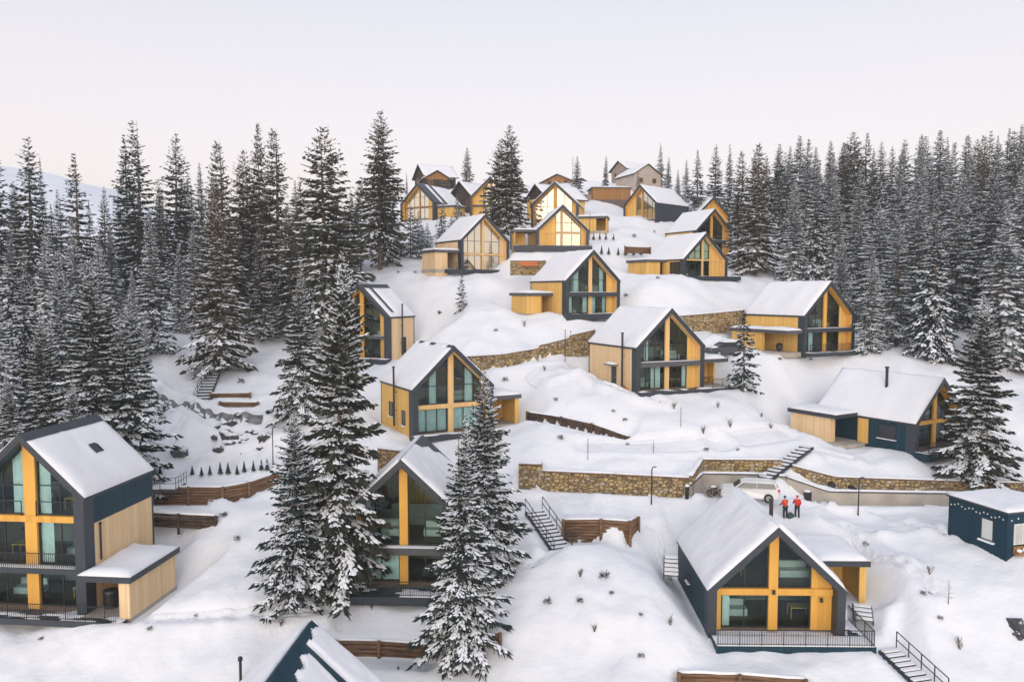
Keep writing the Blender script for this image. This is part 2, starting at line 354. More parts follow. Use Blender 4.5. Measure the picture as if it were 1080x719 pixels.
# --- retaining walls: pixel of the top edge and distance, height in metres
WALL_SPECS = []
def wall_thing(name, pts, heights, thick, m, label, cat='wall', cap=True, kind='masonry', group=None, clamp=True, sink=1.2):
    tops = [at(*p) for p in pts]
    if not hasattr(heights, '__len__'): heights = [heights]*len(pts)
    if clamp:
        for i in range(len(tops)-1):
            a, b = tops[i], tops[i+1]
            WALLS.append((a.x, a.y, b.x, b.y, a.z-heights[i], b.z-heights[i+1], a.z, b.z))
    WALL_SPECS.append((name, tops, heights, thick, m, label, cat, cap, kind, group, sink))
wall_thing('stone_wall', [(547,490,62.6),(571,490.5,62.3)], 2.1, .8, STONE, 'taller sandstone block at the left end of the long road wall')
wall_thing('stone_wall', [(571,497.5,62.3),(650,501,62.1),(727,505,61.8)], 1.65, .7, STONE, 'long sandstone retaining wall along the road behind the wooden log wall')
wall_thing('concrete_wall', [(729,512,62),(742,500,64.2),(800,501,64),(830,503.5,63.8)], [1.2,2.05,2.05,1.9], .5, CONC, 'plain concrete lower wall behind the parked white car')
wall_thing('stone_wall', [(731,503,62.2),(742,485.5,65.2),(824,486,65)], [1.6,1.25,1.3], .6, STONE, 'sandstone wall stepped back above concrete, left of the snowy outdoor steps')
wall_thing('stone_wall', [(836,492,65),(882,504,64.2),(1000,508,63.6),(1100,511,63.2)], [1.0,.98,.95,.95], .6, STONE, 'long sandstone band below the low dark-walled house, right of the snowy steps')
wall_thing('concrete_wall', [(830,504,63.6),(874,519,62.3),(1000,521,61.9),(1100,523,61.6)], [1.6,1.15,1.05,1.0], .35, CONC, 'pale concrete wall along the road behind the two people')
wall_thing('stone_wall', [(488,377,84.5),(530,374.5,86),(568,368,87),(569,365,87.2),(600,357.5,88.5),(601,354.5,88.6),(628,348.5,89.8)], 1.5, .6, STONE, 'stepped sandstone wall climbing to the right below the house with the left annex')
wall_thing('stone_wall', [(716,334,94.5),(752,331,95),(792,327,96.5)], 1.2, .6, STONE, 'sandstone wall behind the pale-sided house beside the snow-covered car')
wall_thing('log_wall', [(594,548.5,56),(634,548,55.6),(664,550,55.1),(673,545.5,57.2)], [1.75,1.75,1.75,.7], .3, LOGS, 'weathered log retaining wall beside the open steps below the road', kind='logs', cap=True)
wall_thing('log_wall', [(354,675.5,44.6),(400,676.5,44.5),(462,681,44.3)], 1.0, .3, LOGS, 'log retaining wall below the deck of the house between the spruces', kind='logs')
wall_thing('log_wall', [(112,516,61.5),(163,514,61.5),(235,514,61.2),(262,509,62.4),(292,499,65)], [1.5,1.5,1.5,1.3,1.0], .3, LOGS, 'long brown log wall under the row of tiny conifers on the left', kind='logs')
wall_thing('log_wall', [(150,540.5,56.8),(228,544.5,56)], .55, .3, DLOGS, 'low dark log beam wall in the snow below the long brown log wall', kind='logs')
wall_thing('log_wall', [(556,434.5,75),(592,440,73.5),(624,447,71.8),(664,461,69.8)], [.85,.9,.95,.35], .3, DLOGS, 'dark log wall sloping down to the right in the snow above the long sandstone wall', kind='logs')
wall_thing('log_wall', [(222,415,78),(264,414.5,78)], .5, .25, LOGS, 'upper short log step beside the dark hillside stairs', kind='logs')
wall_thing('log_wall', [(232,424,76.3),(272,424.5,76.3)], .6, .25, LOGS, 'lower short log step beside the dark hillside stairs', kind='logs')
wall_thing('log_wall', [(716,710,41.5),(780,712,41.2),(850,717,40.8)], 1.2, .3, LOGS, 'log wall at the bottom edge below the metal-clad house', kind='logs')
wall_thing('stone_wall', [(538,275.5,107),(576,275.5,107)], .75, .4, STONE, 'low stone wall with an orange board between two hillside houses', clamp=False)
wall_thing('log_wall', [(659,260,121),(686,261,120.5)], .5, .3, LOGS, 'tiny log wall between two rows of small conifers high on the slope', kind='logs', clamp=False)
wall_thing('stone_wall', [(398,474,60),(424,477,60)], .8, .5, STONE, 'stone wall piece between the big spruce and the snowy roof', clamp=True)

FLIGHTS = [((563,538,57.8),(594,583,53.4),1.45,12,'dark open steps with railings beside the weathered log wall',(0,1)),
 ((852,470,68.2),(801,508.5,63),1.1,12,'long snowy steps climbing through the sandstone walls to the right house',()),
 ((936,684,44.6),(990,735,40.8),1.25,10,'dark steps with one handrail descending at the bottom right',(0,)),
 ((227,388,84.5),(212,425,77),1.4,12,'dark hillside stairs under the olive spruces',(1,)),
 ((708,586,53),(708,608,50.3),1.0,5,'short steps by the back corner of the metal-clad house',()),
 ((909,637,48.2),(911,655,46.6),1.1,4,'few steps from the front deck beside the flat annex',())]
for a, b, w_, n_s, lb, rs in FLIGHTS: STAIRS.append((tuple(at(*a)), tuple(at(*b)), w_*.6))
qa, qb = hit(488, 697, 38), hit(527, 683, 38)
wall_thing('log_wall', [(488, 683.5, qa.y), (527, 668, qb.y)], .8, .3, LOGS, 'short log wall piece at the foot of the front right spruce', kind='logs', clamp=False, cap=False)
# --- packed-snow roads
PATHS = []
def road(pts, hw, name='packed_snow_road'):
    q = [at(*p) for p in pts]; PATHS.append((name, q, hw))
    for a, b in zip(q, q[1:]): ROADS.append((a.x, a.y, b.x, b.y, hw))
    return q
road_a = road([(460,540,58),(560,533,59.5),(660,536,59),(780,541,58.6),(900,549,58),(1000,549,57.8),(1120,549,57.5)], 2.3)
road_b = road([(560,395,82),(610,385,84.5),(640,372,88),(700,352,92),(780,345,95)], 1.8)
road_c = road([(140,402,80),(185,430,74.5),(240,448,72),(300,455,71)], 1.2)
road_d = road([(620,470,67.5),(760,470,68.5),(830,455,72)], 1.3)
road_e = road([(160,495,66),(230,490,66.5),(300,480,67.5),(330,460,70)], 1.6)

for tr in ([(890,549,57.8),(912,566,54.5),(950,590,51),(985,625,47.5)], [(690,541,58),(709,584,53.2)], [(160,657,45.6),(250,645,45.6),(352,650,46.5)], [(606,385,84.2),(640,404,78.5),(700,424,75)], [(858,468,69.4),(900,474,67.8)], [(560,600,50),(594,590,52.5)], [(1000,560,54.5),(960,551,57.5)], [(170,500,66),(200,440,74),(212,426,77)]): road(tr, .38, 'trodden_path')
road([(152,410,78),(172,421,76),(196,431,74.5),(222,439,73.2),(250,444,72.4),(275,443,72.6)], .6, 'muddy_track')
def grid_mesh():
    ys = np.concatenate([np.linspace(-80, 22, 14), np.arange(26, 36, 1.0), np.arange(36, 72, .36), np.arange(72, 100, .5), np.arange(100, 142, .8), np.arange(142, 250, 1.8), np.linspace(252, 420, 30), np.geomspace(440, 1500, 12)])
    u = np.concatenate([-np.geomspace(3, 1.06, 10), np.linspace(-1, 1, 330), np.geomspace(1.06, 3, 10)])
    wid = np.maximum(ys, 30)*.72 + 12
    X = u[None, :]*wid[:, None]; Y = np.repeat(ys[:, None], len(u), 1)
    Z = ground(X.ravel(), Y.ravel())
    far = np.clip((Y.ravel()-450)/600, 0, 1); Z = Z*(1-far) + (-25)*far
    v = np.c_[X.ravel(), Y.ravel(), Z]; nr, nc = X.shape
    idx = np.arange(nr*nc).reshape(nr, nc)
    f = np.stack([idx[:-1,:-1], idx[:-1,1:], idx[1:,1:], idx[1:,:-1]], -1).reshape(-1, 4)
    return v, f
def np_mesh(name, v, f, mats, mi=None, smooth=False, parent=None):
    me = bpy.data.meshes.new(name); k = f.shape[1]
    me.vertices.add(len(v)); me.vertices.foreach_set('co', np.asarray(v, np.float32).ravel())
    me.loops.add(f.size); me.loops.foreach_set('vertex_index', f.astype(np.int32).ravel())
    me.polygons.add(len(f)); me.polygons.foreach_set('loop_start', np.arange(0, f.size, k, dtype=np.int32)); me.polygons.foreach_set('loop_total', np.full(len(f), k, np.int32))
    for m in mats: me.materials.append(m)
    if mi is not None: me.polygons.foreach_set('material_index', mi.astype(np.int32))
    if smooth: me.polygons.foreach_set('use_smooth', np.ones(len(f), bool))
    me.update(calc_edges=True); me.validate()
    return me
def link(name, me, parent=None):
    o = bpy.data.objects.new(name, me); col.objects.link(o)
    if parent: o.parent = parent
    return o
v, f = grid_mesh()
tag(link('snow_ground', np_mesh('snow_ground', v, f, [SNOW], smooth=True)), kind='structure')

# --- packed snow on the roads (two ruts) and trodden paths (footprints)
PACKED = snow_mat('packed_snow', .6, (.70,.72,.77), (.79,.81,.85), 2.0)
MUD = plain('wet_dark_soil', (.16,.165,.17), .9, .6, 1.5)
for nm, q, hw in PATHS:
    foot = nm != 'packed_snow_road'; step = .14 if foot else .3; cen = []; 
    for a, b in zip(q, q[1:]):
        k = max(2, int((b-a).length/step)); cen += [a.lerp(b, i/k) for i in range(k)]
    cen.append(q[-1]); cen = np.array([(p.x, p.y) for p in cen])
    for _ in range(10 if foot else 25): cen[1:-1] = .25*cen[:-2] + .5*cen[1:-1] + .25*cen[2:]
    if foot: ph = np.arange(len(cen))*.14; cen[:, 0] += .18*np.sin(ph*.9) + .1*np.sin(ph*2.3)
    tg = np.gradient(cen, axis=0); tg /= np.linalg.norm(tg, axis=1, keepdims=True); nr_ = np.c_[-tg[:, 1], tg[:, 0]]
    nc_ = 9 if foot else 23; off = np.linspace(-1, 1, nc_)*(hw*(1.0 if foot else .97))
    X = cen[:, 0:1] + nr_[:, 0:1]*off; Y = cen[:, 1:2] + nr_[:, 1:2]*off
    Z = ground(X.ravel(), Y.ravel()).reshape(X.shape)
    edge = np.clip((1 - np.abs(off)/off.max())*4, 0, 1)[None, :]; nzz = np.array([[mnoise.noise((x*1.6, y*1.6, 7)) + .6*mnoise.noise((x*4, y*4, 3)) for x, y in zip(rx, ry)] for rx, ry in zip(X, Y)])
    if foot:
        i_ = np.arange(len(cen))[:, None]; ft = np.exp(-(((off[None, :] - .13*np.where((i_//4) % 2 == 0, 1, -1))/.11)**2))*(i_ % 4 < 3)
        Z = Z + edge*(.10 + .05*nzz - .09*ft) - .03*(1-edge)
    else:
        rut = np.exp(-((np.abs(off) - .78)/.2)**2)[None, :]
        Z = Z + edge*(.09 + .035*nzz - .075*rut*(.7 + .5*nzz)) - .04*(1-edge)
    m_, n2 = X.shape; idx = np.arange(m_*n2).reshape(m_, n2)
    f_ = np.stack([idx[:-1,:-1], idx[:-1,1:], idx[1:,1:], idx[1:,:-1]], -1).reshape(-1, 4)[:, ::-1]
    tag(link(nm, np_mesh(nm, np.c_[X.ravel(), Y.ravel(), Z.ravel()], f_, [MUD if nm == 'muddy_track' else PACKED], smooth=True)), kind='structure')

# --- distant snowy mountain
mv = []; mf = []; MXN, MYN = 70, 14
for j in range(MYN):
    for i in range(MXN):
        px = -420 + i*(780/(MXN-1)); d = 430 + j*22
        prof = np.interp(px, [-420,-150,6,52,100,125,180,240,360], [120,140,170,176,188,194,226,258,290])
        top = (at(px, prof, 580).z)
        k = j/(MYN-1); p = at(px, 300, d)
        z = -20 + (top+20)*math.sin(min(1, k*1.55)*math.pi/2) + 4*mnoise.noise((p.x*.02, p.y*.02, 1))*(1 - abs(2*k-1)) + .8*mnoise.noise((p.x*.05, d*.05, 4))
        mv.append((p.x, d, z))
for j in range(MYN-1):
    for i in range(MXN-1): a = j*MXN+i; mf.append((a, a+1, a+MXN+1, a+MXN))
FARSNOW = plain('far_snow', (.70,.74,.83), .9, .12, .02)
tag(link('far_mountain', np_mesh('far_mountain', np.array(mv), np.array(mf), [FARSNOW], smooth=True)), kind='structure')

# ------------------------------------------------------------------ build the walls
for name, tops, hs, th, m, label, cat, cap, kind, group, sink in WALL_SPECS:
    o3 = tops[0].copy(); n = len(tops)
    P = [t - o3 for t in tops]; nrm = []
    for i in range(n):
        d = (P[min(i+1,n-1)] - P[max(i-1,0)]); d.z = 0; d.normalize(); nrm.append(Vector((-d.y, d.x, 0)))
    root = empty(name, o3, 0, label, cat, group)
    mb = MB()
    if kind == 'masonry':
        vs = []
        for p, h, nn in zip(P, hs, nrm):
            q = p + nn*th; vs += [p - Vector((0,0,h+sink)), p, q, q - Vector((0,0,h+sink))]
        fs = [(0,3,2,1), (4*n-4, 4*n-3, 4*n-2, 4*n-1)]
        for i in range(n-1):
            a = 4*i
            for j in range(4): fs.append((a+j, a+(j+1)%4, a+4+(j+1)%4, a+4+j))
        mb.add(vs, fs)
        mb.build('masonry', m, root)
        cb = MB(); ch = .09
        for i in range(n-1):
            a, b = P[i], P[i+1]; na, nb = nrm[i], nrm[i+1]
            vs = [a-na*.06, b-nb*.06, b+nb*(th+.05), a+na*(th+.05)]; e = Vector((0,0,ch))
            cb.add([q+Vector((0,0,.003)) for q in vs] + [q+e for q in vs], [(0,1,2,3),(4,7,6,5),(0,4,5,1),(1,5,6,2),(2,6,7,3),(3,7,4,0)])
        cb.build('coping', GREY2 if m is CONC else plain('brown_coping', (.16,.10,.075), .9), root)
    else:
        r = .13; nl = max(2, int(round((max(hs)+.5)/(2*r*.93))))
        for k in range(nl):
            pts = []
            for p, h, nn in zip(P, hs, nrm):
                pts.append(p - Vector((0,0,r + k*(h+.5)/nl)) + nn*(random.uniform(-.04,.04)+.12))
            mb.tube(pts, [r*random.uniform(.92,1.08) for _ in pts], 8)
        tot = sum((P[i+1]-P[i]).length for i in range(n-1)); step = max(2.2, tot/6)
        ac = 0
        for i in range(n-1):
            seg = (P[i+1]-P[i]); l = seg.length; kk = max(1, int(l/step))
            for j in range(kk+1 if i == n-2 else kk):
                p = P[i] + seg*(j/kk); mb.tube([p - Vector((0,0,hs[i]+.9)) - nrm[i]*.1, p + Vector((0,0,.10)) - nrm[i]*.1], .11, 8)
        mb.build('logs', m, root, smooth=True)
    if cap:
        sb = MB(); K = 14
        for i in range(n-1):
            a, b = P[i], P[i+1]; L = (b-a).length; kk = max(3, int(L/.5)); vs = []
            for j in range(kk+1):
                t = j/kk; p = a.lerp(b, t); nn = nrm[i].lerp(nrm[i+1], t); w = o3 + p
                hgt = .10 + .10*abs(mnoise.noise((w.x*.9, w.y*.9, 5))); e = .02 + .13*max(0, mnoise.noise((w.x*1.3, w.y*1.3, 9)))
                z0 = .095 if kind == 'masonry' else .02
                vs += [p - nn*(e-.08) + Vector((0,0,z0)), p - nn*(e-.12) + Vector((0,0,z0+hgt*.7)), p + nn*th*.5 + Vector((0,0,z0+hgt)), p + nn*(th+.5) + Vector((0,0,z0-.15))]
            fs = []
            for j in range(kk):
                for q in range(3): a_ = 4*j+q; fs.append((a_, a_+4, a_+5, a_+1))
            fs += [(0,1,2,3), (4*kk, 4*kk+3, 4*kk+2, 4*kk+1)]
            sb.add(vs, fs)
        sb.build('snow_cap', SNOW, root, smooth=True)

# ------------------------------------------------------------------ houses
def clip_rect(x0, x1, z0, z1, zr):
    """rectangle under the gable line z <= zr(x); returns convex polygon (ccw in x,z) or None"""
    poly = [(x0,z0),(x1,z0),(x1,z1),(x0,z1)]
    for sgn in (-1, 1):
        out = []; fn = lambda p: zr(abs(p[0]))*0 + (zr.a - zr.b*sgn*p[0]) - p[1]
        for i in range(len(poly)):
            p, q = poly[i], poly[(i+1)%len(poly)]; fp, fq = fn(p), fn(q)
            if fp >= 0: out.append(p)
            if fp*fq < 0: t = fp/(fp-fq); out.append((p[0]+(q[0]-p[0])*t, p[1]+(q[1]-p[1])*t))
        poly = out
        if len(poly) < 3: return None
    res = [poly[0]]
    for p in poly[1:]:
        if math.hypot(p[0]-res[-1][0], p[1]-res[-1][1]) > .02: res.append(p)
    if math.hypot(res[0][0]-res[-1][0], res[0][1]-res[-1][1]) < .02: res.pop()
    area = sum(res[i][0]*res[(i+1)%len(res)][1] - res[(i+1)%len(res)][0]*res[i][1] for i in range(len(res)))/2 if len(res) > 2 else 0
    return res if area > .05 else None
class Rake:
    def __init__(s, a, b): s.a = a; s.b = b
    def __call__(s, x): return s.a - s.b*x
def inset(poly, t):
    n = len(poly); out = []
    for i in range(n):
        p0, p1, p2 = Vector(poly[i-1]), Vector(poly[i]), Vector(poly[(i+1)%n])
        d1 = (p1-p0).normalized(); d2 = (p2-p1).normalized(); n1 = Vector((-d1.y, d1.x)); n2 = Vector((-d2.y, d2.x))
        den = 1 + n1.dot(n2); q = p1 + (n1+n2)*(t/max(den, .25)); out.append((q.x, q.y))
    return out
def window(root, poly, y, frame_m=BLACK, glass=GLASS, mull=1.25, transom=None, fw=.07):
    xs = [p[0] for p in poly]; zs = [p[1] for p in poly]
    mb = MB(); ins = inset(poly, fw); n = len(poly)
    vs = [(p[0], y, p[1]) for p in poly] + [(p[0], y, p[1]) for p in ins] + [(p[0], y+.09, p[1]) for p in poly] + [(p[0], y+.09, p[1]) for p in ins]
    fs = []
    for i in range(n):
        j = (i+1)%n; fs += [(i,j,j+n,i+n), (i+2*n,i+3*n,j+3*n,j+2*n), (i+n,j+n,j+3*n,i+3*n), (i,i+2*n,j+2*n,j)]
    mb.add(vs, fs)
    def zspan(x):
        lo, hi = 1e9, -1e9
        for i in range(n):
            p, q = ins[i], ins[(i+1)%n]
            if (p[0]-x)*(q[0]-x) <= 0 and abs(p[0]-q[0]) > 1e-6:
                z = p[1] + (q[1]-p[1])*(x-p[0])/(q[0]-p[0]); lo = min(lo, z); hi = max(hi, z)
        return lo, hi
    def xspan(z):
        lo, hi = 1e9, -1e9
        for i in range(n):
            p, q = ins[i], ins[(i+1)%n]
            if (p[1]-z)*(q[1]-z) <= 0 and abs(p[1]-q[1]) > 1e-6:
                x = p[0] + (q[0]-p[0])*(z-p[1])/(q[1]-p[1]); lo = min(lo, x); hi = max(hi, x)
        return lo, hi
    k = max(1, int(round((max(xs)-min(xs))/mull)))
    for i in range(1, k):
        x = min(xs) + (max(xs)-min(xs))*i/k; lo, hi = zspan(x)
        if hi - lo > .1: mb.box(x-.035, x+.035, y+.012, y+.078, lo, hi)
    if transom:
        lo, hi = xspan(transom)
        if hi - lo > .2: mb.box(lo, hi, y+.016, y+.074, transom-.03, transom+.03)
    f_ = mb.build('window', frame_m, root)
    pb = MB(); pb.add([(p[0], y+.045, p[1]) for p in inset(poly, fw*.6)], [tuple(range(n))])
    pb.build('pane', glass, f_, normals=False)
    return f_
def curtain(root, x0, x1, z0, z1, y, m=CLOTH, rake=None, amp=.05):
    mb = MB(); k = max(6, int((x1-x0)/.09)); vs = []
    for i in range(k+1):
        x = x0 + (x1-x0)*i/k; yy = y + amp*math.sin(i*1.9) + amp*.5*math.sin(i*.7)
        zt = z1 if rake is None else min(z1, rake(abs(x)) - .08)
        vs += [(x, yy, z0), (x, yy, max(zt, z0+.02))]
    mb.add(vs, [(2*i, 2*i+2, 2*i+3, 2*i+1) for i in range(k)])
    return mb.build('curtain', m, root, smooth=True, normals=False)
def snow_sheet(root, nu, nv, pos, mask, thick, seed, name='roof_snow', m=None):
    """heightfield of snow over a roof plane; pos(u,v)->(x,y,z); mask(u,v)"""
    M = np.zeros((nu+1, nv+1), bool)
    for i in range(nu+1):
        for j in range(nv+1): M[i,j] = mask(i/nu, j/nv)
    Fc = M[:-1,:-1] & M[1:,:-1] & M[1:,1:] & M[:-1,1:]
    deg = np.zeros((nu+1, nv+1), int); deg[:-1,:-1] += Fc; deg[1:,:-1] += Fc; deg[:-1,1:] += Fc; deg[1:,1:] += Fc
    lvl = np.where(deg == 4, 99, 0)
    for L_ in (1, 2):
        l2 = lvl.copy()
        for di in (-1,0,1):
            for dj in (-1,0,1):
                sh = np.roll(np.roll(lvl, di, 0), dj, 1); l2 = np.where((lvl == 99) & (sh == L_-1), L_, l2)
        lvl = l2
    fac = {0: .12, 1: .72, 2: .93, 99: 1}
    vs = []; ids = {}
    def vid(i, j):
        if (i,j) not in ids:
            x, y, z = pos(i/nu, j/nv); nz = mnoise.noise((x*.5+seed*7, y*.5, seed)) + .5*mnoise.noise((x*1.7+seed, y*1.7, seed*3))
            ids[i,j] = len(vs); l_ = int(lvl[i,j]); vs.append((x, y, z + thick*(fac[l_] + (max(0, .30*mnoise.noise((x*1.1, y*1.1, seed+5))) if l_ < 2 else 0))*(1 + .45*nz)))
        return ids[i,j]
    fs = []
    for i in range(nu):
        for j in range(nv):
            if Fc[i,j]: fs.append((vid(i,j), vid(i+1,j), vid(i+1,j+1), vid(i,j+1)))
    # skirt down to the roof
    edges = {}
    for f_ in fs:
        for a, b in zip(f_, f_[1:]+f_[:1]): edges[(min(a,b),max(a,b))] = edges.get((min(a,b),max(a,b)), 0) + 1
    inv = {v_: k for k, v_ in ids.items()}; low = {}
    for (a, b), c in list(edges.items()):
        if c == 1:
            for q in (a, b):
                if q not in low:
                    i, j = inv[q]; p = pos(i/nu, j/nv); low[q] = len(vs); vs.append((p[0], p[1], p[2]+.004))
            fs.append((a, b, low[b], low[a]))
    mb = MB(); mb.add(vs, fs)
    return mb.build(name, m or ROOFSNOW, root, smooth=True)

def house(k, label, name='gable_house', cat='house', wall=WOOD, W=HW, rise=RISE, front=None, snow_mask=None, thick=.33, det=1.0, group='gabled houses on the snowy hillside', rf=GREY):
    """front: dict(posts, panels, beam, ...) describing the glazed gable"""
    x, y, z, yaw, L, E = HS[k]; seed = sum(map(ord, k))
    root = empty(name, (x, y, z), -R(yaw), label, cat, group); fr = front or {}
    s = rise/W; th = .36
    wm = fr.get('wall_split')
    # walls
    mb = MB(); top = E - th + .05
    for sx in (-1, 1):
        a, b = sorted((sx*W*.999, sx*(W-.24)))
        if wm: mb.box(a, b, .96, L-.26, -3.2, E-wm)
        else: mb.box(a, b, .96, L-.26, -3.2, top)
    mb.prism([(-W*.998,-3.2),(W*.998,-3.2),(W*.998,top),(0,E+rise-th+.02),(-W*.998,top)], L-.255, L-.02)
    wl = mb.build('wall', wall, root)
    if wm:
        mb = MB()
        for sx in (-1, 1):
            mb = MB(); a, b = sorted((sx*(W+.03), sx*(W-.2))); mb.box(a, b, .96, L-.03, E-wm+.003, top); mb.build('metal_band', METAL, root)
    # dark corner trims
    mb = MB()
    for sx in (-1, 1):
        mb = MB(); a, b = sorted((sx*(W+.02), sx*(W-.1))); mb.box(a, b, L-.14, L+.02, -3, (E-wm-.004) if wm else top); mb.build('corner_trim', rf, root)
    # roof
    o = .10
    mb = MB(); zo = E - o*s; vs = []
    for yy in (-.06, L+.12):
        vs += [(-W-o,yy,zo),(0,yy,E+rise),(W+o,yy,zo),(W+o,yy,zo-th*.62),(0,yy,E+rise-th),(-W-o,yy,zo-th*.62)]
    mb.add(vs, [(0,1,4,5),(1,2,3,4),(6,11,10,7),(7,10,9,8),(0,6,7,1),(1,7,8,2),(5,4,10,11),(4,3,9,10),(0,5,11,6),(2,8,9,3)])
    roof = mb.build('roof', rf, root)
    nu, nv = max(10, int(L*3.2*det)), max(8, int(16*det))
    for sx in (-1, 1):
        pos = lambda u, v, sx=sx: (sx*v*(W+o+.03), -.02+u*(L+.12), E+rise - v*(W+o+.03)*s)
        mk = (lambda u, v, sx=sx: snow_mask(sx, u, v)) if snow_mask else (lambda u, v: True)
        snow_sheet(roof, nu, nv, pos, mk, thick, seed)
    # front frame, lining
    t0 = .39
    mb = MB(); zi = lambda xx, d: E + rise - xx*s - d
    c0 = math.sqrt(1+s*s)*t0
    vs = []
    wi = W - fr.get('leg', .40)
    for yy in (-.03, .95):
        vs += [(-W-.04,yy,-.6),(-W-.04,yy,zi(W+.04,th*.5)),(0,yy,zi(0,th-.02)),(W+.04,yy,zi(W+.04,th*.5)),(W+.04,yy,-.6),(wi,yy,-.6),(wi,yy,zi(wi,c0)),(0,yy,zi(0,c0)),(-wi,yy,zi(wi,c0)),(-wi,yy,-.6)]
    q = [(0,1,8,9),(1,2,7,8),(2,3,6,7),(3,4,5,6)]
    fs = []
    for a in q: fs += [a, tuple(i+10 for i in reversed(a))]
    for i in range(10): fs.append((i, (i+1)%10, (i+1)%10+10, i+10))
    mb.add(vs, fs); mb.build('front_frame', fr.get('frame_m', rf), root)
    rk = Rake(E+rise-c0, s)
    if fr.get('lined', True):
        mb = MB(); rk2 = Rake(rk.a-.05, s); vs = []
        wj = wi-.045
        for yy in (.10, .94):
            vs += [(-wi+.003,yy,0),(-wi+.003,yy,rk(wi)-.003),(0,yy,rk(0)-.003),(wi-.003,yy,rk(wi)-.003),(wi-.003,yy,0),(wj,yy,0),(wj,yy,rk2(wj)),(0,yy,rk2(0)),(-wj,yy,rk2(wj)),(-wj,yy,0)]
        fs = []
        for a in q: fs += [a, tuple(i+10 for i in reversed(a))]
        for i in range(10): fs.append((i, (i+1)%10, (i+1)%10+10, i+10))
        mb.add(vs, fs); mb.build('timber_lining', fr.get('post_m', BEAMW), root)
        wi = wj; rk = rk2
    # beams, posts, panels, windows
    yg = .90
    beams = fr.get('beams', [])
    cols_ = [(a, b, 'post') for a, b in fr.get('posts', [(-.27, .27)])] + [(a, b, 'panel') for a, b in fr.get('panels', [])]
    cols_.sort()
    pm = fr.get('post_m', BEAMW)
    for a, b, kd in cols_:
        p = clip_rect(max(a,-wi+.004), min(b,wi-.004), -.1, 30, Rake(rk.a-.004, rk.b))
        if p:
            m_ = MB(); yy = (.72, 1.0) if kd == 'post' else (.84, .99); m_.prism(p, *yy)
            m_.build('timber_post' if kd == 'post' else 'timber_panel', pm if kd == 'post' else fr.get('panel_m', WOOD), root)
    for z0, z1, bm_, yb in beams:
        mm = MB(); xe = min(wi-.004, (rk.a - z1)/rk.b - .01); mm.box(-xe, xe, yb, 1.04, z0, z1)
        mm.build('balcony_slab' if yb < .5 else 'timber_beam', bm_, root)
        if yb < .5:
            snow_sheet(root, 14, 5, lambda u, v: (-xe+.05+u*(2*xe-.1), yb+.06+v*(.62-yb), z1), lambda u, v: True, .06, seed+3, name='ledge_snow')
        fl = MB(); fl.box(-W+.26, W-.26, 1.06, L-.28, z0+.02, z1-.02); fl.build('upper_floor', DARKIN, root)
    fl = MB(); fl.box(-W+.26, W-.26, 1.0, L-.28, -.3, .02); fl.build('floor', DARKIN, root)
    edges = [-wi]
    for a, b, _ in cols_: edges += [a, b]
    edges.append(wi)
    zl = [fr.get('sill', .03)]
    for z0, z1, _, _ in sorted(beams, key=lambda t: t[0]): zl += [z0, z1]
    zl.append(40)
    ci = 0
    for i in range(0, len(edges), 2):
        x0, x1 = edges[i]+.005, edges[i+1]-.005
        if x1 - x0 < .25: continue
        for j in range(0, len(zl), 2):
            p = clip_rect(x0, x1, zl[j]+.004, zl[j+1]-.004, Rake(rk.a-.006, rk.b))
            if not p: continue
            top_ = zl[j+1] > 30
            window(root, p, yg, mull=fr.get('mull', 1.25), glass=fr.get('glass', GLASS), frame_m=fr.get('win_m', BLACK), transom=(fr.get('transom', zl[j]+1.9) if top_ else None), fw=fr.get('fw', .075))
            cz = [q_[1] for q_ in p]; cs = fr.get('curtains', {}).get((i//2, j//2))
            if cs:
                for (f0, f1, m_) in cs:
                    curtain(root, x0+.06+(x1-x0-.12)*f0, x0+.06+(x1-x0-.12)*f1, zl[j]+.06, min(max(cz)-.05, 40), yg+fr.get('cy', .17), m_, rake=Rake(rk.a-.02, rk.b))
            ci += 1
    # interior furniture-like depth: stair wall and back partition
    pb = MB(); pb.box(-W+.3, W-.3, min(5.2, L-1.2), min(5.35, L-1.05), .03, E-.5); pb.build('partition', fr.get('part_m', PARTW), root)
    if fr.get('inside', True) and k[0] == 'H':
        m_ = MB(); ri = E + rise - th - .05
        for sx in (-1, 1):
            m_.add([(0,1.06,ri),(sx*(W-.3),1.06,ri-(W-.3)*s),(sx*(W-.3),5.1,ri-(W-.3)*s),(0,5.1,ri),(0,1.06,ri+.03),(sx*(W-.3),1.06,ri+.03-(W-.3)*s),(sx*(W-.3),5.1,ri+.03-(W-.3)*s),(0,5.1,ri+.03)], [(0,1,2,3),(4,7,6,5),(0,4,5,1),(1,5,6,2),(2,6,7,3),(3,7,4,0)])
        m_.build('ceiling_lining', PALEWOOD, root)
        lv = [.02] + [b_[1] for b_ in beams]
        for q_, zf in enumerate(lv):
            m_ = MB(); xa = (-2.9, 1.0, -2.2)[q_ % 3]; m_.box(xa, xa+1.9, 2.6, 3.5, zf+.01, zf+.45); m_.box(xa, xa+1.9, 3.3, 3.5, zf+.45, zf+.85); m_.build('sofa', CLOTH, root)
            m_ = MB(); xb = (1.6, -2.6, 1.2)[q_ % 3]; m_.box(xb, xb+1.3, 2.2, 3.0, zf+.68, zf+.74)
            for a_ in (xb+.06, xb+1.24):
                for b_ in (2.26, 2.94): m_.bar((a_, b_, zf), (a_, b_, zf+.68), .05)
            m_.build('table', WOOD, root)
            if zf + 1.95 < ri - max(abs(xb-.3), abs(xb+.9))*s: m_ = MB(); m_.box(xb-.3, xb+.9, 5.12, 5.2, zf+1.1, zf+1.9); m_.build('wall_panel', DARKW, root)
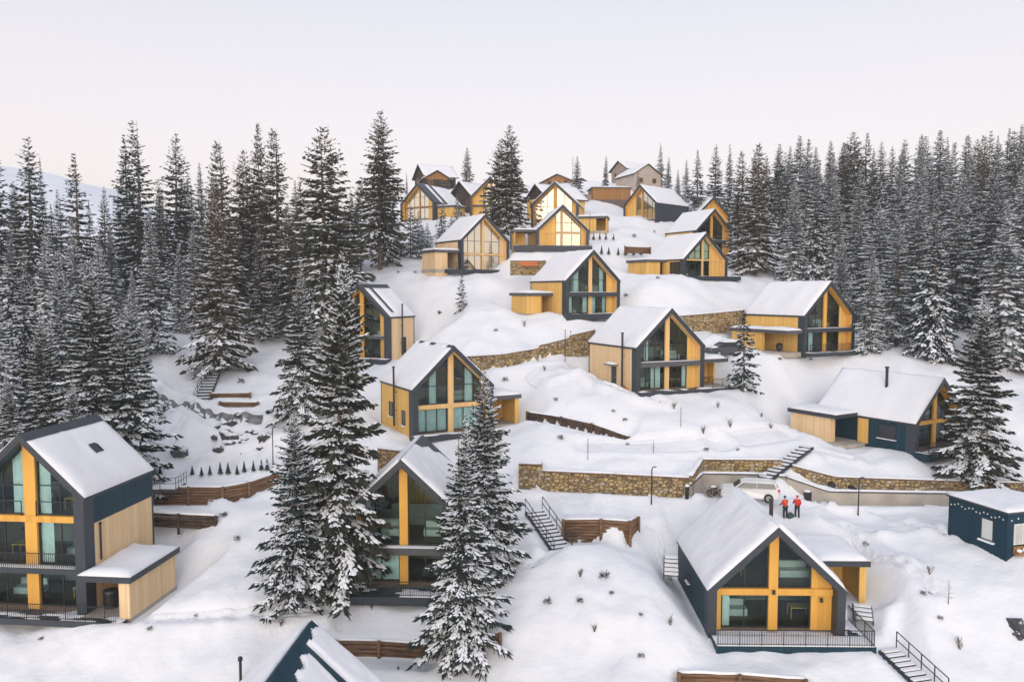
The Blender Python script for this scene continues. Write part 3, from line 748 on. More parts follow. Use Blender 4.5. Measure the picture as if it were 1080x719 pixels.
            if zf + 2.4 < ri - abs(xb+.6)*s or q_ + 1 < len(lv): m_ = MB(); m_.tube([(xb+.6, 2.6, zf+1.98), (xb+.6, 2.6, zf+1.75)], .012, 5); m_.tube([(xb+.6, 2.6, zf+1.78), (xb+.6, 2.6, zf+1.5)], [.06, .2], 10); m_.build('pendant_lamp', BLACK, root)
    return root
def deck(root, x0, x1, y0, y1, th=.55, m=GREY, rail='', snow=.5, zt=.0, top=None):
    mb = MB(); mb.box(x0, x1, y0, y1, zt-th, zt-.006); d = mb.build('deck', m, root)
    if snow: snow_sheet(d, max(8, int((x1-x0)*3)), 6, lambda u, v: (x0+.05+u*(x1-x0-.1), y0+.05+v*(y1-y0-.1), zt-.004), lambda u, v: mnoise.noise((x0+u*(x1-x0)*.8+root.location.x, v*1.5, root.location.y)) < snow-.25, .10, 5, name='deck_snow')
    if rail:
        mb = MB(); h = .95
        for seg in rail:
            (ax, ay), (bx, by) = seg; l = math.hypot(bx-ax, by-ay); n = max(2, int(l/.14))
            mb.bar((ax,ay,zt+h), (bx,by,zt+h), .05, .04); mb.bar((ax,ay,zt+.1), (bx,by,zt+.1), .03)
            for i in range(n+1):
                px, py = ax+(bx-ax)*i/n, ay+(by-ay)*i/n; w = .045 if i % 9 == 0 else .018
                mb.bar((px,py,zt), (px,py,zt+h-.02), w)
        mb.build('railing', BLACK, root)
    return d
def annex(root, x0, x1, y0, y1, h, walls, wall=WOOD, roof_m=GREY2, ov=.18, snow=.32, base=-2.6, rt=.38, panels=()):
    """flat-roofed timber annex; walls = list of (xa, ya, xb, yb) segments"""
    mb = MB()
    for xa, ya, xb, yb in walls:
        if abs(xa-xb) < 1e-3: mb.box(xa-.09, xa+.09, min(ya,yb), max(ya,yb), base, h-.003)
        else: mb.box(min(xa,xb), max(xa,xb), ya-.088, ya+.088, base, h-.003)
    a = mb.build('annex_wall', wall, root)
    mb = MB(); mb.box(x0-ov, x1+ov, y0-ov, y1+ov, h, h+rt); r = mb.build('annex_roof', roof_m, root)
    snow_sheet(r, max(8,int((x1-x0)*3)), max(8,int((y1-y0)*3)), lambda u, v: (x0-ov+.02+u*(x1-x0+2*ov-.04), y0-ov+.02+v*(y1-y0+2*ov-.04), h+rt), lambda u, v: True, snow, x0+y1, name='annex_snow')
    mb = MB(); mb.box(x0, x1, y0, y1, -.5, .03); mb.build('annex_floor', CONC, root)
    return a
def flue(root, x, y, z0, z1, r=.11, arm=0):
    mb = MB(); mb.tube([(x,y,z0),(x,y,z1)], r, 10); mb.tube([(x,y,z1-.02),(x,y,z1+.12)], [r*1.5,r*1.4], 10)
    if arm: mb.bar((x,y,z0+1.5),(x+arm,y,z0+1.5),.05); mb.bar((x,y,z1*.6),(x+arm,y,z1*.6),.05)
    return mb.build('flue_pipe', BLACK, root)
def side_window(root, side, y0, y1, z0, z1, glass=GLASS, m=BLACK, sill=True, W=HW):
    xa = side*(W-.10); xb = side*(W+.05); a, b = sorted((xa, xb)); mb = MB(); t = .07
    mb.box(a, b, y0, y0+t, z0, z1); mb.box(a, b, y1-t, y1, z0, z1); mb.box(a, b, y0+t, y1-t, z0, z0+t); mb.box(a, b, y0+t, y1-t, z1-t, z1)
    w = mb.build('window', m, root)
    xg = side*(W+.02); pb = MB(); pb.add([(xg,y0+.03,z0+.03),(xg,y1-.03,z0+.03),(xg,y1-.03,z1-.03),(xg,y0+.03,z1-.03)], [(0,1,2,3)]); pb.build('pane', DGLASS if glass is GLASS else glass, w, normals=False)
    if sill:
        sb = MB(); c0, c1 = sorted((side*(W+.002), side*(W+.2))); sb.box(c0, c1, y0-.05, y1+.05, z0-.07, z0-.003); sb.build('sill', SNOW, w)
    return w
def door(root, side, y0, y1, z1, canopy=True, W=HW):
    a, b = sorted((side*(W-.1), side*(W+.04))); mb = MB(); mb.box(a, b, y0, y1, -.1, z1); d = mb.build('door', GREY, root)
    hb = MB(); xx = side*(W+.09); hb.bar((xx,y0+.12,.9),(xx,y0+.12,1.2),.04); hb.build('handle', RIM, d)
    if canopy:
        a, b = sorted((side*(W-.05), side*(W+.75))); cb = MB(); cb.box(a, b, y0-.35, y1+.35, z1+.18, z1+.28); c = cb.build('canopy', GREY, root)
        snow_sheet(c, 8, 6, lambda u, v: (a+.05+u*(b-a-.08), y0-.33+v*(y1-y0+.66), z1+.28), lambda u, v: True, .28, 4, name='canopy_snow')
def furniture(root, x, y, z=.03):
    mb = MB(); mb.box(x-.8, x+.8, y-.4, y+.4, z+.68, z+.74)
    for a in (-.7,.7):
        for b in (-.33,.33): mb.bar((x+a,y+b,z),(x+a,y+b,z+.68),.06)
    t = mb.build('patio_table', BLACK, None)
    return t

CC = [(0, 1, CLOTH)]; CR = [(0, 1, CREAM)]  # CR: cream sheet behind a pane, imitates mirrored sky by its colour
split = lambda a, b, m=CLOTH: [(0, a, m), (b, 1, m)]

# H1: tall house at the left edge
h = house('H1', 'three-level timber and glass house cut by the left edge, with a flat-roofed annex', wall=PALEWOOD, thick=.30,
  snow_mask=lambda sx, u, v: v > .07 if sx > 0 else v > .05,
  front=dict(leg=.62, posts=[(-.40,.40)], beams=[(2.45,2.8,GREY,.05),(5.55,5.95,BEAMW,.66)], lined=False, wall_split=2.0, mull=1.5,
    curtains={(0,1):split(.18,.99),(1,1):split(.3,.9),(0,2):[(0,.3,CLOTH),(.7,1,CLOTH)],(1,2):[(0,.25,CLOTH)],(0,0):[(0,.2,CLOTH)],(1,0):[(.75,1,CLOTH)]}))
m_ = MB(); zz = 2.8
m_.bar((-3.4,.1,zz+.95),(3.4,.1,zz+.95),.05,.04)
for i in range(50): xx = -3.4+i*6.8/49; m_.bar((xx,.1,zz),(xx,.1,zz+.94),.022)
m_.build('balcony_railing', BLACK, h)
m_ = MB()
for a, b in ((-3.2,-.5),(.5,3.2)):
    m_.bar((a,.6,6.9),(b,.6,6.9),.05,.05)
    for q in (a, b): m_.bar((q,.6,5.96),(q,.6,6.9),.05)
m_.build('window_guard', BLACK, h)
m_ = MB(); sk = RISE/HW
p0 = (1.9, 4.1); zz = 7.5+RISE-1.9*sk
zq = lambda xx, e=.2: 7.5+RISE-xx*sk+e
m_.bar((1.9,3.9,zq(1.9)),(1.9,4.55,zq(1.9)),.08,.36); m_.bar((2.4,3.9,zq(2.4)),(2.4,4.55,zq(2.4)),.08,.36)
for yy in (3.9,4.55): m_.bar((1.9,yy,zq(1.9)),(2.4,yy,zq(2.4)),.08,.36)
m_.add([(1.9,3.9,zq(1.9,.36)),(2.4,3.9,zq(2.4,.36)),(2.4,4.55,zq(2.4,.36)),(1.9,4.55,zq(1.9,.36))],[(0,1,2,3)])
m_.build('skylight', GREY, h)
annex(h, 4.1, 7.2, -.4, 5.0, 2.3, [(7.1,-.4,7.1,4.9),(6.5,-.31,7.0,-.31),(4.15,3.2,7.0,3.2)], PALEWOOD, GREY)
m_ = MB(); m_.box(5.6,6.2,3.0,3.1,.05,2.2); m_.build('timber_door', WOOD, h)
p = h.matrix_basis @ Vector((4.9,1.2,.03)); r_ = empty('hot_tub', p, 0, 'black round tub under the flat annex of the tall left house', 'tub'); m_ = MB(); m_.tube([(0,0,0),(0,0,1.0)], [.42,.45], 16); m_.build('tub_body', BLACK, r_); m_ = MB(); m_.tube([(0,0,1.0),(0,0,1.12),(0,0,1.2)], [.48,.44,.1], 16); m_.build('lid', GREY, r_)
deck(h, -4.4, 7.0, -1.0, -.06, .4, GREY, [((-4.3,-.95),(6.6,-.95))], snow=.45)
flue(h, 4.16, 1.5, 1.0+2, 5.3, .06)

# H2
def bare_patch(sx, u, v):
    if sx < 0: return v > .02
    return not (u > .93 - .0*v and v < .5) and not (u > .45 + v*1.5 and u < 1.01 and v < .42 and mnoise.noise((u*5, v*5, 3)) > -.42 + (1-u)*.9)
h = house('H2', 'two-level house between the two big spruces with pale curtains and a railed deck', thick=.30, snow_mask=bare_patch, det=1.8,
  front=dict(posts=[(-.27,.27)], panels=[(-3.7,-2.75)], beams=[(2.05,2.5,GREY2,.05)], mull=1.25, transom=4.25,
    curtains={(0,0):CC,(1,0):CC,(0,1):[(.0,.25,CLOTH),(.62,.75,CLOTH)],(1,1):[(.0,.2,CLOTH)]}, lined=False))
deck(h, -4.35, 4.3, -1.7, -.06, .55, GREY, [((-4.25,-1.6),(4.2,-1.6))], snow=.3)
m_ = MB()
m_.box(-1.9,-.5,2.4,3.3,2.55,3.05); m_.box(-1.9,-.5,3.1,3.3,3.05,3.5); m_.build('sofa', CLOTH, h)

# H3
h = house('H3', 'two-level house with two small side windows and timber cross front, behind the front spruces', wall=WOOD, thick=.30,
  snow_mask=lambda sx, u, v: not (v < .06 and (u < .12 or .45 < u < .6 or .75 < u < .9)),
  front=dict(posts=[(-.27,.27)], beams=[(2.2,2.6,PALEBEAM,.66)], post_m=PALEBEAM, mull=1.05, transom=4.3, leg=.5,
    curtains={(0,0):CC,(1,0):CC,(0,1):[(.45,.7,CLOTH)],(1,1):[(.4,.65,CLOTH)]}))
side_window(h, -1, 2.0, 2.9, .6, 2.0); side_window(h, -1, 5.4, 6.4, 1.0, 2.4)
flue(h, -4.4, 4.2, .3, 5.9, .10, .3)
annex(h, 4.1, 7.6, 1.2, 5.5, 2.55, [(7.5,1.2,7.5,5.4),(4.2,4.6,7.4,4.6),(7.15,1.29,7.4,1.29)], WOOD)
deck(h, -4.3, 7.6, -.9, -.06, .5, GREY, '', snow=.6)

# H4
h = house('H4', 'narrow house with a pale right side wall beside the tall spruce, roof partly swept', wall=PALEWOOD, thick=.22,
  snow_mask=lambda sx, u, v: sx < 0 or (not (v < .10) and not (.28 < u < .36 and v < .85) and not (.02 < u < .07)),
  front=dict(posts=[(-.27,.27)], panels=[(2.6,3.7)], beams=[(2.3,2.7,GREY2,.1)], mull=1.2, lined=True))
side_window(h, 1, 3.2, 4.2, .4, 2.4, sill=False)
flue(h, 4.35, 3.0, .2, 6.4, .09, -.3)
deck(h, -4.3, 4.6, -1.2, -.06, .7, GREY, '', snow=.6)

# H5
h = house('H5', 'house with pale side wall and canopied side door, middle of the slope', wall=PALEWOOD, thick=.34,
  front=dict(posts=[(-.25,.25)], panels=[(2.55,3.7)], beams=[(2.35,2.85,GREY2,.05)], post_m=PALEBEAM, panel_m=WOOD, mull=1.2, transom=4.5, leg=.42,
    curtains={(0,0):[(.55,.9,CLOTH)],(1,0):[(.8,1,CLOTH)],(0,1):[(.3,.42,CLOTH)]}))
door(h, -1, 4.0, 5.0, 2.1)
flue(h, -4.42, 2.3, .2, 5.7, .11, .3)
annex(h, 4.1, 7.5, .8, 4.6, 2.5, [(4.2,3.8,7.4,3.8),(7.4,2.6,7.4,4.5)], WOOD)
deck(h, -4.3, 7.6, -1.1, -.06, .75, GREY, [((4.4,-1.0),(7.5,-1.0))], snow=.5)
m_ = MB(); m_.box(5.0,6.6,1.6,2.4,.7,.78)
for a in (5.1,6.5):
    for b in (1.7,2.3): m_.bar((a,b,.02),(a,b,.7),.07)
m_.build('built_in_table', BROWNW, h)
m_ = MB()
for i in range(5): m_.box(-4.2-.28*0-.9,-4.12,-.2+i*.0+1.2+i*.3,1.5+i*.3-.2,-.5+.0,-.25+.14*i)
m_.build('side_steps', BROWNW, h)

# H6
h = house('H6', 'house with a left flat-roofed annex and dark balcony slab above the stepped stone wall', wall=WOOD, thick=.33,
  front=dict(posts=[(-.25,.25)], panels=[(2.55,3.7)], beams=[(2.2,2.7,GREY,.05)], post_m=PALEBEAM, mull=1.1, transom=4.3,
    curtains={(0,0):split(.3,.8),(1,0):split(.3,.8),(0,1):[(.3,.6,CLOTH)],(1,1):[(.55,.85,CLOTH)]}))
annex(h, -7.8, -4.1, 3.4, 7.8, 2.25, [(-7.7,3.4,-7.7,7.7),(-7.6,3.49,-5.7,3.49),(-7.6,7.5,-4.2,7.5),(-5.0,5.8,-4.2,5.8)], WOOD)
deck(h, -4.6, 4.4, -1.2, -.06, .75, GREY, '', snow=.3)

# H7
cr4 = {(i, j): CR for i in range(4) for j in range(3)}
h = house('H7', 'house with pale cream glazed gable and open porch on its left, high on the slope', wall=PALEWOOD, thick=.25,
  snow_mask=lambda sx, u, v: True,
  front=dict(posts=[(-.2,.2)], panels=[(2.9,3.7)], beams=[(2.15,2.4,PALEBEAM,.66)], post_m=PALEBEAM, panel_m=PALEWOOD, glass=CLEAR, cy=.12, mull=1.2, fw=.05, win_m=GREY, transom=4.2, curtains={(0,1):CR,(1,1):CR,(0,0):[(.3,1,CREAM)],(1,0):[(0,.5,CREAM)]}))
annex(h, -8.0, -4.1, .6, 5.0, 2.4, [(-7.9,.6,-7.9,4.9),(-7.8,.69,-6.0,.69),(-7.8,4.2,-4.2,4.2)], PALEWOOD)
deck(h, -6.8, 4.4, -1.0, -.06, .6, GREY, [((-6.7,-.9),(-4.5,-.9))], snow=.2)

# H8
h = house('H8', 'front-facing single-level house with timber left half and pale windows, near the hilltop', wall=WOOD, thick=.25,
  front=dict(posts=[(-.1,.1)], panels=[(-3.7,-.95),(3.0,3.7)], beams=[(2.0,2.15,PALEBEAM,.7)], post_m=PALEBEAM, panel_m=WOOD, glass=CLEAR, cy=.12, mull=1.2, fw=.06, win_m=GREY, transom=3.6, curtains=cr4))
annex(h, -7.4, -4.1, 1.0, 4.6, 2.15, [(-7.3,1.0,-7.3,4.5),(-7.2,3.4,-5.4,3.4)], WOOD)
deck(h, -7.6, 4.4, -1.1, -.06, .9, GREY, '', snow=.2)

# H9
h = house('H9', 'taller pale-windowed house standing right behind the front-facing one', wall=WOOD, thick=.25,
  front=dict(posts=[(-.25,.25)], panels=[(2.9,3.7)], beams=[(2.0,2.3,BROWNW,.66)], glass=CLEAR, cy=.12, mull=1.1, fw=.05, win_m=GREY, transom=4.4, panel_m=WOOD, curtains={(0,1):CR,(1,1):CR}))
annex(h, 4.1, 9.0, -.8, 3.4, 2.1, [(4.2,-.7,7.2,-.7),(8.9,-.8,8.9,3.3),(4.2,3.0,8.8,3.0)], WOOD)

# H10
h = house('H10', 'house with cream glazed gable and snowy roof, beside the brown boarded building', wall=GREY, thick=.25,
  front=dict(posts=[(-.1,.1)], panels=[(-3.7,-1.5)], beams=[], post_m=BEAMW, glass=CLEAR, cy=.12, mull=1.3, fw=.06, win_m=GREY, transom=2.3, curtains=cr4))

# H11
h = house('H11', 'broad-roofed house on the right with dark glazed side and flat annex', wall=WOOD, thick=.33,
  front=dict(posts=[(-.14,.14)], panels=[(1.35,3.7)], beams=[(2.3,2.5,PALEBEAM,.7)], post_m=PALEBEAM, panel_m=WOOD, mull=1.3, transom=None or 3.7, curtains={(0,1):CR,(1,1):CR}))
m_ = MB(); m_.box(-4.16,-4.08,1.0,5.2,.05,2.1)
for i in range(6): m_.box(-4.2,-4.06,1.0+i*.83,1.06+i*.83,.03,2.12)
m_.build('side_glazing', DGLASS, h)
annex(h, -7.6, -4.1, 4.0, 8.8, 2.1, [(-7.5,4.0,-7.5,8.7),(-7.4,4.09,-5.2,4.09),(-7.4,8.5,-4.2,8.5),(-4.3,3.0,-4.3,4.6)], WOOD)
deck(h, -4.4, 5.4, -1.5, -.06, .6, GREY, '', snow=.2)

# H12
h = house('H12', 'dark-glazed house rising right behind the broad-roofed one', wall=WOOD, thick=.25,
  front=dict(posts=[(-.25,.25)], panels=[(2.6,3.7)], beams=[(2.2,2.7,GREY,.1)], mull=1.2, transom=4.4))

# H13
h = house('H13', 'house with a long covered porch along its left side, beside the right forest', wall=WOOD, thick=.36,
  front=dict(posts=[(-.25,.25)], panels=[(2.45,3.7)], beams=[(2.25,2.7,GREY,.05)], mull=1.2, transom=4.3,
    curtains={(0,0):[(.4,.6,CLOTH)]}))
annex(h, -6.4, -4.1, .4, 9.2, 2.15, [(-6.3,4.3,-6.3,9.1),(-6.2,9.0,-4.2,9.0),(-6.2,4.39,-5.8,4.39)], WOOD, snow=.3)
deck(h, -4.2, 4.5, -1.0, -.06, .45, GREY, [((-4.1,-.9),(4.4,-.9))], snow=.7)
m_ = MB(); m_.ball((-5.2,2.6,.55),.42,10,(1,1,1.2)); m_.tube([(-5.2,2.6,0),(-5.2,2.6,.3)],.2); m_.build('barbecue', BLACK, h)

# H14
h = house('H14', 'low wide dark-walled house with timber annex and a flue on its roof', wall=METAL, thick=.34,
  front=dict(posts=[(-.25,.25)], beams=[(2.1,2.45,BEAMW,.66)], mull=1.2, transom=3.9))
side_window(h, -1, 1.9, 3.7, .7, 2.0)
m_ = MB(); m_.box(-4.12,-4.06,4.7,5.8,-.1,2.25); m_.build('timber_panel', WOOD, h)
annex(h, -7.2, -4.1, 6.0, 11.2, 2.35, [(-7.1,6.6,-7.1,11.1),(-7.0,6.69,-6.4,6.69),(-7.0,11.0,-4.2,11.0),(-4.3,10.6,-4.3,11.1)], PALEWOOD, GREY)
m_ = MB(); m_.box(-6.2,-4.2,8.4,8.5,.03,2.3); m_.build('front_door', GREY, h)
m_ = MB(); m_.box(-7.0,-4.2,4.9,6.3,-.35,-.02); m_.build('door_step', CONC, h)
deck(h, -4.4, 4.4, -1.4, -.06, .7, METAL, [((-4.3,-1.3),(4.3,-1.3)),((-4.3,-1.3),(-4.3,-.1))], snow=.6)
flue(h, -1.6, 4.6, 2.6+RISE*.55, 2.6+RISE+.6, .14)

# H15
h = house('H15', 'metal-clad single-level house in front with a full timber cross front and railed deck', wall=METAL, thick=.36, det=1.3,
  front=dict(leg=.46, posts=[(-.28,.28)], panels=[(-3.62,-3.15),(2.35,3.62)], beams=[(2.15,2.55,BEAMW,.70)], lined=False, mull=1.9, fw=.09, transom=9,
    panel_m=BEAMW, curtains={(0,0):[(.33,.42,CLOTH),(.72,.95,CLOTH)],(1,0):[(.0,.18,CLOTH)]}))
annex(h, 4.15, 7.2, 4.2, 9.0, 2.75, [(4.2,7.6,7.0,7.6),(7.1,4.2,7.1,8.9),(6.75,4.29,7.0,4.29)], WOOD, GREY)
deck(h, -4.0, 5.3, -1.6, -.06, .6, METAL, [((-3.9,-1.5),(5.2,-1.5)),((5.2,-1.5),(5.2,2.2))], snow=.75)
deck(h, 4.14, 5.3, -.05, 2.4, .6, METAL, '', snow=.8)
m_ = MB(); m_.box(2.85,3.0,.6,.72,1.75,2.0); m_.build('wall_lamp', BLACK, h)
m_ = MB(); m_.box(-.08,.08,.55,.70,2.25,2.5); m_.build('wall_lamp', BLACK, h)
side_window(h, -1, 5.5, 6.2, 1.0, 1.5, sill=True)
m_ = MB(); m_.tube([(.4,2.7,5.6),(.4,2.7,7.55)], .13, 10); m_.tube([(.4,2.7,7.5),(.4,2.7,7.62)], [.15,.14], 10); m_.build('flue_pipe', BLACK, h)

# hilltop houses
h = house('B1', 'yellow gabled house with dark snow-streaked roof on the upper left of the village', wall=GREYWALL, thick=.2,
  snow_mask=lambda sx, u, v: sx < 0 or not (u < .25 or .35 < u < .45) , front=dict(posts=[(-.1,.1)], panels=[(2.2,3.7)], beams=[(2.2,2.45,BROWNW,.66)], glass=CLEAR, cy=.12, mull=1.2, fw=.06, win_m=GREY, curtains=cr4))
annex(h, 4.1, 8.0, 1, 5, 2.0, [(4.2,1.1,7.9,1.1),(7.9,1.1,7.9,4.9)], WOOD)
h = house('B4', 'yellow gabled house half hidden by the tall twin-stemmed spruce', wall=WOOD, thick=.2,
  front=dict(posts=[(-.2,.2)], panels=[(-3.7,-1.6)], beams=[(2.2,2.45,GREY,.3)], glass=CLEAR, cy=.12, mull=1.2, fw=.06, win_m=GREY, curtains=cr4))
h = house('B10', 'small yellow gable peeking out behind the dark-glazed house at the right forest', wall=WOOD, thick=.2, front=dict(posts=[(-.2,.2)], panels=[(-3.7,3.7)], beams=[]))

def chalet(loc, yaw, W, L, E, rise, wall, gable, label, dark_base=None, ov=.6, name='chalet', nwin=2, chim=False):
    root = empty(name, loc, -R(yaw), label, 'house'); w = W/2; s = rise/w; th = .25
    mb = MB(); mb.box(-w, w, 0, L, -4, E); mb.build('wall', dark_base or wall, root)
    mb = MB(); mb.prism([(-w,E+.003),(w,E+.003),(0,E+rise-.02)], .0, L); mb.build('gable', gable, root)
    mb = MB(); zo = E - ov*s; vs = []
    for yy in (-ov, L+ov):
        vs += [(-w-ov,yy,zo+th),(0,yy,E+rise+th),(w+ov,yy,zo+th),(w+ov,yy,zo),(0,yy,E+rise),(-w-ov,yy,zo)]
    mb.add(vs, [(0,1,4,5),(1,2,3,4),(6,11,10,7),(7,10,9,8),(0,6,7,1),(1,7,8,2),(5,4,10,11),(4,3,9,10),(0,5,11,6),(2,8,9,3)])
    rf = mb.build('roof', DARKW, root)
    for sx in (-1, 1):
        snow_sheet(rf, 14, 10, lambda u, v, sx=sx: (sx*v*(w+ov), -ov+u*(L+2*ov), E+rise+th - v*(w+ov)*s), lambda u, v: True, .3, E+sx)
    if chim:
        mb = MB(); mb.box(w*.3, w*.3+.6, L*.5, L*.5+.6, E+rise*.4, E+rise+.9); mb.build('chimney', STONE, rf)
    for i in range(nwin):
        x = -w + W*(i+.5)/nwin
        window(root, [(x-.55,.9),(x+.55,.9),(x+.55,2.1),(x-.55,2.1)], -.05, frame_m=BROWNW, glass=DGLASS, mull=.55)
    if E > 4:
        for i in range(nwin):
            x = -w + W*(i+.5)/nwin
            window(root, [(x-.55,3.4),(x+.55,3.4),(x+.55,4.6),(x-.55,4.6)], -.05, frame_m=BROWNW, glass=DGLASS, mull=.55)
    return root
def gat(px, py, d): p = at(px, py, d); return p
chalet(gat(487,222,168), 40, 8, 10, 2.2, 3.8, DARKW, DARKW, 'dark timber chalet with steep snowy roof and black gable, upper left village', ov=.9)
chalet(gat(461,199,186), -14, 6.5, 9, 2.2, 1.9, DARKW, BROWNW, 'topmost chalet with a small timber gable above the dark timber chalet')
chalet(gat(443,196,190), 62, 7, 8, 2.2, 2.8, DARKW, DARKW, 'dark-walled chalet with steep snowy roof at the top left of the village')
chalet(gat(566,224,150), 58, 7, 9, 2.6, 2.6, WOOD, DARKW, 'snow-roofed house seen between the tall twin-stemmed spruce and the pale-windowed gable', ov=.5)
chalet(gat(588,199,205), 20, 9, 10, 1.6, 2.0, GREYWALL, BROWNW, 'far snow-roofed house just above the pale-windowed gable')
chalet(gat(612,201,215), -30, 9, 8, 1.4, 1.8, GREYWALL, GREYWALL, 'far grey house behind the single hilltop spruce')
chalet(gat(683,197,192), -22, 7.6, 9, 3.0, 2.4, plain('beige_render', (.42,.36,.31), .9, .1, .5), plain('beige_gable', (.44,.38,.33), .9, .1, .5), 'pale rendered house among spruces at the top right of the village', name='rendered_house', ov=.4)
chalet(gat(653,190,215), 60, 7, 9, 2.8, 2.2, GREYWALL, GREYWALL, 'small snow-roofed building left of the pale rendered house')
# brown boarded flat building
p = gat(645,214,170); r_ = empty('boarded_building', p, R(4), 'brown boarded flat-roofed building with snow on top, centre hilltop', 'building')
m_ = MB(); m_.box(-4.2,4.2,0,6,.7,3.2); m_.build('wall', BROWNW, r_)
m_ = MB(); m_.box(-4.1,4.1,.05,5.9,-3,.697); m_.build('plinth', plain('brown_plinth', (.14,.10,.09), .9), r_)
m_ = MB(); m_.box(-4.5,4.5,-.3,6.3,3.203,3.4); rf = m_.build('roof', GREY2, r_)
snow_sheet(rf, 14, 8, lambda u, v: (-4.45+8.9*u, -.25+6.5*v, 3.4), lambda u, v: True, .35, 3)
m_ = MB(); m_.box(-8.5,-4.3,.5,4.5,-2,1.9); m_.build('side_shed', GREYWALL, r_)

# H17: roof below the bottom edge
p17 = at(329,653.5,36.3); E17, L17 = 2.6, 8.5; yaw17 = 3.0
x0 = p17.x - L17*math.sin(R(yaw17)); y0 = p17.y - L17*math.cos(R(yaw17))
HS['H17'] = (x0, y0, p17.z - RISE - E17, yaw17, L17, E17)
def m17(sx, u, v):
    if sx < 0: return v > .02
    edge = .03 + .24*(1-u) + .03*mnoise.noise((u*14, 1, 2)) + .025*math.sin(u*47)
    if v < edge and u < .985: return False
    return not (abs(u - .74) < .028 and v < .55)
house('H17', 'snow-covered roof with a dark slid-off streak at the bottom edge of the picture', thick=.26, snow_mask=m17, det=3.2, rf=METAL, group='gabled houses on the snowy hillside',
  front=dict(posts=[(-.27,.27)], beams=[(2.2,2.5,BEAMW,.66)]))
p = hit(254,722,26); m_ = MB(); q = at(254,694,p.y)
pr = empty('flue_post', p, 0, 'thin dark pipe standing in the snow left of the bottom roof', 'pipe')
m_.tube([(0,0,-1),(0,0,q.z-p.z)], .08, 10); m_.build('pipe', BLACK, pr)
m_ = MB(); m_.tube([(0,0,q.z-p.z-.1),(0,0,q.z-p.z+.08)], [.14,.12], 10); m_.build('cap', BLACK, pr)

# navy cabin on the right
pc = at(1061,593,50); cy = -16.0; root = empty('flat_cabin', pc, R(-cy)*1.0, 'navy flat-roofed cabin with snow on top at the right edge', 'cabin')
CW, CL, CH = 5.2, 4.75, 3.25
m_ = MB(); m_.box(0,CW,.001,CL,-1,CH); m_.build('wall', CABIN, root)
m_ = MB(); m_.box(-.12,CW+.12,-.12,CL+.12,CH+.003,CH+.13); rf = m_.build('roof', GREY, root)
snow_sheet(rf, 20, 18, lambda u, v: (-.1+(CW+.2)*u, -.1+(CL+.2)*v, CH+.13), lambda u, v: True, .26, 8)
window(root, [(.55,1.15),(2.05,1.15),(2.05,2.55),(.55,2.55)], -.05, frame_m=plain('white_frame',(.6,.62,.62),.5), glass=CLEAR, mull=.75)
m_ = MB(); m_.add([(.6,-.003,1.2),(2.0,-.003,1.2),(2.0,-.003,2.5),(.6,-.003,2.5)],[(0,1,2,3)]); m_.build('blind', CLOTH, root)
m_ = MB(); m_.box(.5,2.6,-.45,-.05,.55,.7); m_.box(.5,2.6,-.1,-.05,.7,1.05); m_.build('planter_shelf', BROWNW, root)
m_ = MB()
for i in range(4): m_.ball((.75+i*.5,-.28,.82),.17,8,(1,1,.8),.4)
m_.build('shelf_snow', SNOW, root)
m_ = MB()
for a, b, c, d in ((1.0,2.0,1.05,2.55),): 
    t=.07; m_.box(-.05,.02,a,a+t,c,d); m_.box(-.05,.02,b-t,b,c,d); m_.box(-.05,.02,a+t,b-t,c,c+t); m_.box(-.05,.02,a+t,b-t,d-t,d)
w_ = m_.build('window', GREY, root)
m_ = MB(); m_.add([(-.02,1.05,1.1),(-.02,1.95,1.1),(-.02,1.95,2.5),(-.02,1.05,2.5)],[(0,1,2,3)]); m_.build('pane', plain('pale_blind_pane',(.55,.6,.58),.2,.05), w_, normals=False)
m_ = MB(); m_.box(-.2,-.002,.9,2.1,.93,1.04); m_.build('sill', SNOW, w_)
m_ = MB()
for i in range(15):
    yy = .3+i*.3 if i < 15 else 0
    c = (-.04, yy, 2.82 + .10*math.sin(i*1.7)); rr = .055
    for k in range(3):
        a = k*math.pi/3; m_.bar((c[0],c[1]-rr*math.cos(a),c[2]-rr*math.sin(a)),(c[0],c[1]+rr*math.cos(a),c[2]+rr*math.sin(a)),.028)
for i in range(9):
    c = (.3+i*.55, -.04, 2.82 + .10*math.sin(i*1.9)); rr = .055
    for k in range(3):
        a = k*math.pi/3; m_.bar((c[0]-rr*math.cos(a),c[1],c[2]-rr*math.sin(a)),(c[0]+rr*math.cos(a),c[1],c[2]+rr*math.sin(a)),.028)
m_.build('star_lights', plain('white_star', (.7,.72,.7), .5), root)
m_ = MB(); m_.box(-.6,-.02,3.4,4.8,-.3,.12); st = m_.build('door_step', GREY, root)

